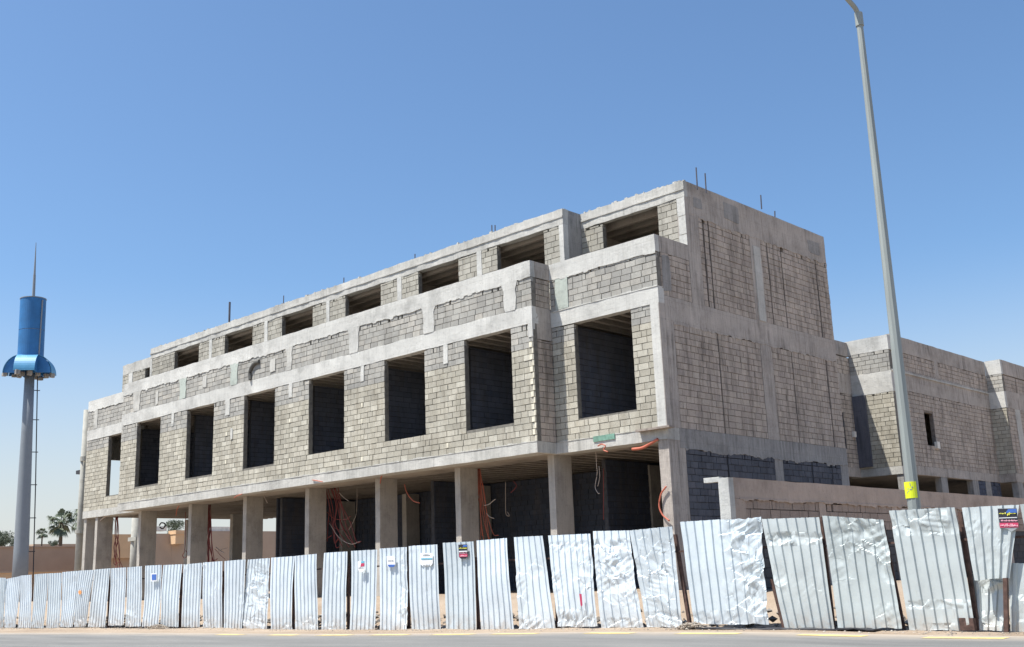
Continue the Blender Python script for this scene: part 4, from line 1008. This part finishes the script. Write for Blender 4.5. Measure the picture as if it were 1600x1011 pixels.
flat_px(po, 'poster_line', [(717,861),(730,860.5),(730,862),(717,862.5)], P_wht, y0-.008); flat_px(po, 'poster_footer', [(717.5,866),(730.2,865.5),(730.2,870),(718,870.5)], P_red, y0-.008)
strokes(po, 718, 730, 863, 865, 7, P_pnk, y0-.012, 7); strokes(po, 718.5, 729.5, 867, 869.5, 6, P_pnk, y0-.012, 8)
po = flat_px(SHEETS[21], 'poster', [(656,864.5),(676,864),(676,880),(673,884.5),(661,885),(656.5,881)], P_wht, y0)
flat_px(po, 'poster_line', [(658,872.3),(675,872),(675,874),(658,874.3)], P_cyn, y0-.008); strokes(po, 661, 672, 866, 868.5, 5, P_gry, y0-.008, 9); strokes(po, 661, 672, 882, 884.3, 5, P_gry, y0-.008, 10)
po = flat_px(SHEETS[20], 'poster', [(604,869),(616.5,868.5),(617.5,882.5),(615,886),(608,886.5),(605,884)], P_wht, y0)
flat_px(po, 'poster_footer', [(605.5,882.5),(617.2,882),(615,886),(608,886.2)], P_blu, y0-.008); strokes(po, 606, 616, 875, 877, 5, P_gry, y0-.008, 11)
po = flat_px(SHEETS[19], 'poster', [(559,877),(569.5,876.5),(569.5,890),(566,894),(562,894),(559,890)], P_wht, y0)
flat_px(po, 'poster_panel', [(564,880.5),(569.3,880),(569.3,884.5),(563,885.5)], P_red, y0-.008); flat_px(po, 'poster_panel', [(564,877),(569.3,876.7),(569.3,879.5),(564,879.8)], P_cyn, y0-.008)
strokes(po, 560, 568, 886, 888.5, 4, P_gry, y0-.008, 12)
po = flat_px(SHEETS[10], 'sticker', [(236,896),(245,895.7),(245,908),(236,908.5)], P_wht, y0); flat_px(po, 'sticker_panel', [(237,897.5),(244,897.2),(244,906),(237,906.5)], P_blu, y0-.008)
flat_px(SHEETS[6], 'paint_spot', [(123,923),(125,922),(127,924),(127,927),(125,929),(123,928),(122,925)], P_org, y0)
flat_px(SHEETS[25], 'paint_streak', [(905,928),(908.5,928),(910,945),(908.5,948),(907,945)], P_red, YF-.12)

# ------------------------------------------------------------------ lamp post
L_ = empty('street_lamp', 'tall tapered grey steel lamp post with a yellow plate rising above the fence', 'street lamp')
lx, ly = -7.87, 18.0
q = MB(); q.tube([(lx, ly, -1.12), (lx+.07, ly, 10.0)], .118, 10, r2=.058); q.obj('pole', M_galv, L_, smooth=False)
q = MB(); q.tube([(lx+.07, ly, 9.85), (lx+.07, ly, 10.12)], .075, 16); q.obj('collar', M_galv, L_)
q = MB(); q.tube(curve_pts([(lx+.07,ly,10.05),(lx+.06,ly-.10,10.2),(lx,ly-.45,10.42),(lx,ly-1.0,10.75),(lx-.03,ly-1.8,11.15),(lx-.05,ly-2.5,11.35)]), .045, 12); q.obj('arm', M_galv, L_, smooth=True)
q = MB(); q.rbox((lx-.22, ly-3.3, 11.3), (lx+.13, ly-2.45, 11.42), .15, .006); q.obj('lamp_head', M_galv, L_)
q = MB(); q.rbox((lx-.22, ly-.22, -1.14), (lx+.22, ly+.22, -1.10), .2, .002); q.obj('base_plate', M_galv, L_)
# curved yellow plate wrapped on the pole, front
def wrap(a0, a1, z0, z1, r, t):
    q = MB(); V = []; n_ = 8
    for z in (z0, z1):
        for rr_ in (r, r+t):
            for i in range(n_+1):
                an = a0+(a1-a0)*i/n_; V.append((lx+math.cos(an)*rr_, ly+math.sin(an)*rr_, z))
    m_ = n_+1; F = []
    for i in range(n_):
        F += [(m_+i, m_+i+1, 3*m_+i+1, 3*m_+i), (i+1, i, 2*m_+i, 2*m_+i+1), (i, i+1, m_+i+1, m_+i), (2*m_+i+1, 2*m_+i, 3*m_+i, 3*m_+i+1)]
    F += [(0, m_, 3*m_, 2*m_), (n_, 2*m_+n_, 3*m_+n_, m_+n_)]
    q.add(V, F); return q
za = at(1428, 778, Y=17.9).z; zb = at(1428, 752, Y=17.9).z
ca = math.atan2(-ly, -lx)
pl = wrap(ca-1.35, ca+.95, za, zb, .112, .004).obj('id_plate', M_yellow, L_)
for (a0, a1, f0, f1) in ((-.2,-.1,.75,.92),(-.6,-.45,.55,.6),(-.3,0.05,.5,.55),(-.5,-.4,.4,.47),(.0,.2,.6,.7),(-.7,-.62,.3,.42)):
    wrap(ca+a0, ca+a1, za+(zb-za)*f0, za+(zb-za)*f1, .1165, .002).obj('printed_mark', P_gry, pl)

# ------------------------------------------------------------------ blue tower
T = empty('telecom_tower', 'tall grey mast with a blue cylinder and blue scalloped skirt far left', 'tower')
d_ = at(31, 900, X=-83.6); tx, ty = -83.6, 33.45
lean = (-.05, -.05)
def tt(z): k = (z-1.2)/26; return (tx-.14*k*1.5, ty-.30*k*1.5, z)
q = MB(); q.tube([tt(z) for z in (-1.7, 3, 8, 12, 17)], .60, 28, r2=.35); q.obj('mast', M_towerpole, T, smooth=True)
q = MB(); q.tube([tt(17.6), tt(20.0)], 0.95, 40); q.obj('drum', M_blue, T); q = MB(); q.tube([tt(20.04), tt(22.55)], 0.95, 40); q.obj('drum', M_blue, T)
q = MB(); q.tube([tt(20.0), tt(20.04)], .92, 40); q.tube([tt(22.55), tt(22.62)], .98, 40); q.obj('drum_ring', M_towerpole, T)
q = MB(); q.tube([tt(22.6), tt(24.6)], .12, 10, r2=.10); q.tube([tt(24.6), tt(27.3)], .085, 10, r2=.02); q.obj('antenna', M_towerpole, T)
q = MB(); c = tt(20); q.rbox((c[0]+.86, c[1]+.25, 17.7), (c[0]+.96, c[1]+.35, 22.4), .8, .0); q.obj('drum_seam', M_towerpole, T)
# skirt: four curved vaults
cc = tt(17); ctr = Vector((cc[0], cc[1], 0))
vd = math.atan2(-ctr.y, -ctr.x)       # towards the camera
for k in range(4):
    an = vd - math.radians(14) + k*math.pi/2
    rd = Vector((math.cos(an), math.sin(an), 0)); sd = Vector((-rd.y, rd.x, 0)); q = MB(); V = []; n_ = 12
    for i in range(n_+1):
        ph = math.pi/2*i/n_; r_ = .50 + 1.25*math.sin(ph); z_ = 16.55 + 1.4*math.cos(ph)
        for s in (-.76, .76): V.append(ctr + rd*r_ + sd*s + Vector((0,0,z_)))
    q.add(V, [(2*i, 2*i+1, 2*i+3, 2*i+2) for i in range(n_)])
    o = link('skirt_vault', q.mesh('skirt_vault'), M_bluel, T); so = o.modifiers.new('t', 'SOLIDIFY'); so.thickness = .05
    for s in (-.74, .74):
        q = MB(); V = [ctr + rd*.35 + sd*s + Vector((0,0,16.55))] + [ctr + rd*(.50+1.21*math.sin(math.pi/2*i/n_)) + sd*s + Vector((0,0,16.55+1.36*math.cos(math.pi/2*i/n_))) for i in range(n_+1)]
        q.add(V, [(0, i, i+1) for i in range(1, n_+1)]); o = link('skirt_cheek', q.mesh('skirt_cheek'), M_blue, T); so = o.modifiers.new('t', 'SOLIDIFY'); so.thickness = .04
    for j in range(3):
        c = ctr + rd*(.7+.5*j) + sd*random.uniform(-.5,.5); q = MB(); q.rbox((c.x-.15, c.y-.15, 16.4-random.uniform(0,.15)), (c.x+.15, c.y+.15, 16.6), .2, .04); q.obj('equipment_box', M_concd, T)
q = MB(); c = tt(10); off = Vector((math.cos(vd+math.pi/2), math.sin(vd+math.pi/2), 0))*.0
rt = Vector((-math.sin(vd), math.cos(vd), 0))
rt = rt if rt.dot(R2) > 0 else -rt
def side(z, d): t_ = Vector(tt(z)); return t_ + rt*d
q = MB(); q.tube([side(-1.6, .95), side(8, .78), side(16.6, .56)], .045, 6); q.obj('cable_ladder', M_black, T)
for z in (3, 5.5, 8, 10.5, 13, 15.3):
    w_ = .60+(.35-.60)*(z+1.7)/18.7
    q = MB(); q.tube([side(z, w_*.8), side(z, w_+.42)], .035, 5); q.obj('ladder_bracket', M_black, T)

# ------------------------------------------------------------------ utility poles
U = empty('utility_pole', 'slender grey pole with a black bracket against the left corner of the building', 'utility pole')
px_, py_ = at(129.5, 760, Y=26.1).x, 26.1
q = MB(); q.tube([(px_, py_, -1.5), (px_-.1, py_, 9.75)], .21, 14, r2=.14); q.obj('pole', M_upole, U, smooth=True)
q = MB(); q.rbox((px_-.75, py_-.1, 6.25), (px_-.05, py_+.1, 6.45), .2, .01); q.rbox((px_-.28, py_-.08, 6.0), (px_-.14, py_+.08, 6.28), .1, .01); q.obj('bracket', M_black, U)
q = MB(); q.tube([(px_, py_, 3.0), (px_, py_, 3.2)], .27, 14); q.tube([(px_-.02, py_, 6.9), (px_-.02, py_, 7.15)], .22, 14); q.obj('clamp_band', M_upole, U)
U2_ = empty('utility_pole', 'stout pale pole with a clamp band standing behind the left ground-floor columns', 'utility pole')
px2, py2 = -68.9, 35.0
q = MB(); q.tube([(px2-.1, py2, -1.5), (px2-.1, py2, 5.2)], .27, 14, r2=.24); q.obj('pole', M_upole, U2_, smooth=True)
q = MB(); q.tube([(px2+.35, py2+.35, -1.5), (px2+.35, py2+.35, 4.6)], .15, 10); q.obj('stay_post', M_upole, U2_)
q = MB(); q.rbox((px2-.4, py2-.33, 3.1), (px2+.7, py2-.2, 3.35), .3, .01); q.obj('clamp_band', M_upole, U2_)

# ------------------------------------------------------------------ far walls beyond the side street
Wt = empty('compound_wall', 'low tan plastered wall far left behind the blue tower mast', 'wall')
part(Wt, 'wall', M_tan, ((-95.4, 20, -1.7), (-95.0, 48.6, 3.75)), jit=0, seg=5)
part(Wt, 'coping', M_tan, ((-95.45, 20, 3.75), (-94.9, 48.6, 3.87)), jit=0.01, seg=2)
Wl = empty('compound_wall', 'lowest ochre plinth wall in front of the tan wall by the mast', 'wall')
part(Wl, 'wall', M_orange, ((-92.3, 18, -1.7), (-92.0, 60, 1.62)), jit=0, seg=5); part(Wl, 'coping', M_tan, ((-92.35, 18, 1.62), (-91.9, 60, 1.72)), jit=.01, seg=2)
Wh = empty('compound_wall', 'taller tan wall with sunlit ochre boxes seen through the open ground floor', 'wall')
part(Wh, 'wall', M_tan, ((-90.4, 49.2, -1.7), (-90.0, 80, 4.95)), jit=0, seg=5)
q = MB(); q.rbox((-90.4, 42.2, 2.6), (-89.3, 45.6, 4.6), 1, 0); q.obj('balcony', M_orange, Wh)
for (ya, yb) in ((48.9, 50.1), (55.7, 57.2)):
    q = MB(); q.rbox((-90.3, ya+.1, 3.75), (-89.0, yb, 4.95), 1, 0); q.rbox((-90.35, ya+.05, 4.6), (-88.9, yb+.05, 4.68), 1, 0); q.obj('bay_box', M_orange, Wh)
for (ya, yb) in ((46.9, 48.7), (52, 55.2)):
    q = MB(); q.rbox((-91, ya, 4.95), (-90.1, yb, 5.35), 1, 0); q.obj('parapet_block', M_whitep, Wh)
part(Wh, 'wall', M_tan, ((-90.41, 42, -1.7), (-90.01, 49.2, 2.6)), ((-90.42, 46, 2.6), (-90.02, 49.2, 4.7)), jit=0, seg=5)
# distant low house
H = empty('distant_house', 'tiny flat-roofed white house between the palms beyond the tan wall', 'house')
q = MB(); q.rbox((-168, 66, -1.5), (-160, 73, 6.4), 2, 0); q.obj('wall', M_whitep, H); q = MB(); q.rbox((-168.3, 65.6, 6.4), (-159.6, 73.4, 6.8), 2, 0); q.obj('roof', M_tan, H)
for yy in (67.5, 70.5): q = MB(); q.box((-160.02, yy, 4.2), (-159.9, yy+1, 5.6)); q.obj('window', M_black, H)

# ------------------------------------------------------------------ trees
M_frond = plain('hazed_palm_leaf', (0.11, 0.135, 0.085), .7, var=.35, sc=2); M_skirt = plain('dead_palm_leaf', (0.14, .11, .07), .9, var=.3)  # living leaf colour is lightened to stand for distance haze
M_trunk = plain('palm_trunk', (0.13, .10, .075), .95, var=.3, sc=4); M_leaf = plain('tree_leaf', (0.10,0.125,0.085), .8, var=.4, sc=1.5)
def palm(base, h, R, label, seed):
    rr = random.Random(seed); g_ = empty('palm_tree', label, 'palm', 'palms beyond the tan wall')
    q = MB(); q.tube([(base.x, base.y, -1.8), (base.x+.1, base.y, h*.5), (base.x, base.y, h)], R*.13, 10, r2=R*.09); q.obj('trunk', M_trunk, g_)
    q = MB(); sk = MB(); top = Vector((base.x, base.y, h))
    for i in range(34):
        az = rr.uniform(0, 2*math.pi); el = rr.uniform(-.75, 1.35); L = R*rr.uniform(.42, .6)
        d = Vector((math.cos(az)*math.cos(el), math.sin(az)*math.cos(el), math.sin(el)))
        hub = top + d*L; sdv = d.cross(Vector((0,0,1))).normalized(); up = sdv.cross(d)
        q.tube([top, top.lerp(hub, .5)+Vector((0,0,.05*R)), hub], R*.018, 4)
        for k in range(15):      # fan of pointed blades
            a = (k-7)/7*1.25; bd = (d*math.cos(a)+sdv*math.sin(a)); l = R*rr.uniform(.40,.55)*(1-.25*abs(a)); w = R*.035
            pr = bd.cross(up).normalized(); m_ = hub+bd*l*.6 - Vector((0,0,.03*R)); e = hub+bd*l - Vector((0,0,.16*R*(1+abs(a))))
            q.add([hub, m_+pr*w, e, m_-pr*w], [(0,1,2,3)])
    for i in range(90):
        az = rr.uniform(0, 2*math.pi); r_ = R*rr.uniform(.1,.30); z_ = h-R*rr.uniform(.0,.2)
        p_ = Vector((base.x+math.cos(az)*R*.1, base.y+math.sin(az)*R*.1, z_)); e = Vector((base.x+math.cos(az)*r_, base.y+math.sin(az)*r_, z_-R*rr.uniform(.25,.5)))
        s_ = Vector((-math.sin(az), math.cos(az), 0))*R*.05; sk.add([p_-s_, p_+s_, e], [(0,1,2)])
    link('crown', q.mesh('crown'), M_frond, g_); link('dead_frond_skirt', sk.mesh('skirt'), M_skirt, g_)
palm(Vector((-119.2, 51.8, 0)), 7.3, 1.95, 'largest palm in full view between the tower mast and the building', 1)
palm(Vector((-125.5, 52.4, 0)), 6.5, .85, 'small palm just right of the tower mast', 2)
palm(Vector((-114.5, 53.2, 0)), 7.9, 2.5, 'palm half hidden behind the grey pole at the building corner', 3)
def bush(c, R, h, label, seed, name='leafy_tree'):
    rr = random.Random(seed); g_ = empty(name, label, 'tree', 'trees beyond the far walls')
    q = MB(); q.tube([(c.x, c.y, -1.7), (c.x, c.y, h)], R*.08, 7, r2=R*.04); q.obj('trunk', M_trunk, g_)
    q = MB(); cl = [(Vector((rr.uniform(-.7,.7), rr.uniform(-.7,.7), rr.uniform(-.35,.6)))*R, R*rr.uniform(.25,.5)) for _ in range(12)]
    for i in range(2600):
        o_, r_ = rr.choice(cl); v_ = Vector((rr.gauss(0,1), rr.gauss(0,1), rr.gauss(0,.8))).normalized()*r_*rr.uniform(.5,1.05)
        p_ = c + Vector((0,0,h-c.z)) + o_ + v_; a = Vector((rr.uniform(-1,1), rr.uniform(-1,1), rr.uniform(-1,1))).normalized()*R*.06; b2 = a.cross(Vector((rr.uniform(-1,1), 1, .3))).normalized()*R*.035
        q.add([p_-a, p_+b2, p_+a, p_-b2], [(0,1,2,3)])
    link('crown', q.mesh('crown'), M_leaf, g_)
def atd(x, y, D):
    d = (_F*FX + R2*(x-PX0) - U2*(y-PY0))/FX; return d*(D/math.hypot(d.x, d.y))
for i, (x, y, D, R, lb) in enumerate(((3,845,130,1.3,'grey-green tree top above the tan wall at the left edge'), (20,852,140,1.1,'second low tree top left of the tower mast'),
                        (272,826,120,1.0,'green tree top seen through the ground floor between the columns'), (85,850,150,.7,'small shrub top between the two smaller palms'))):
    c = atd(x, y, D); bush(Vector((c.x, c.y, 0)), R, c.z, lb, 20+i)
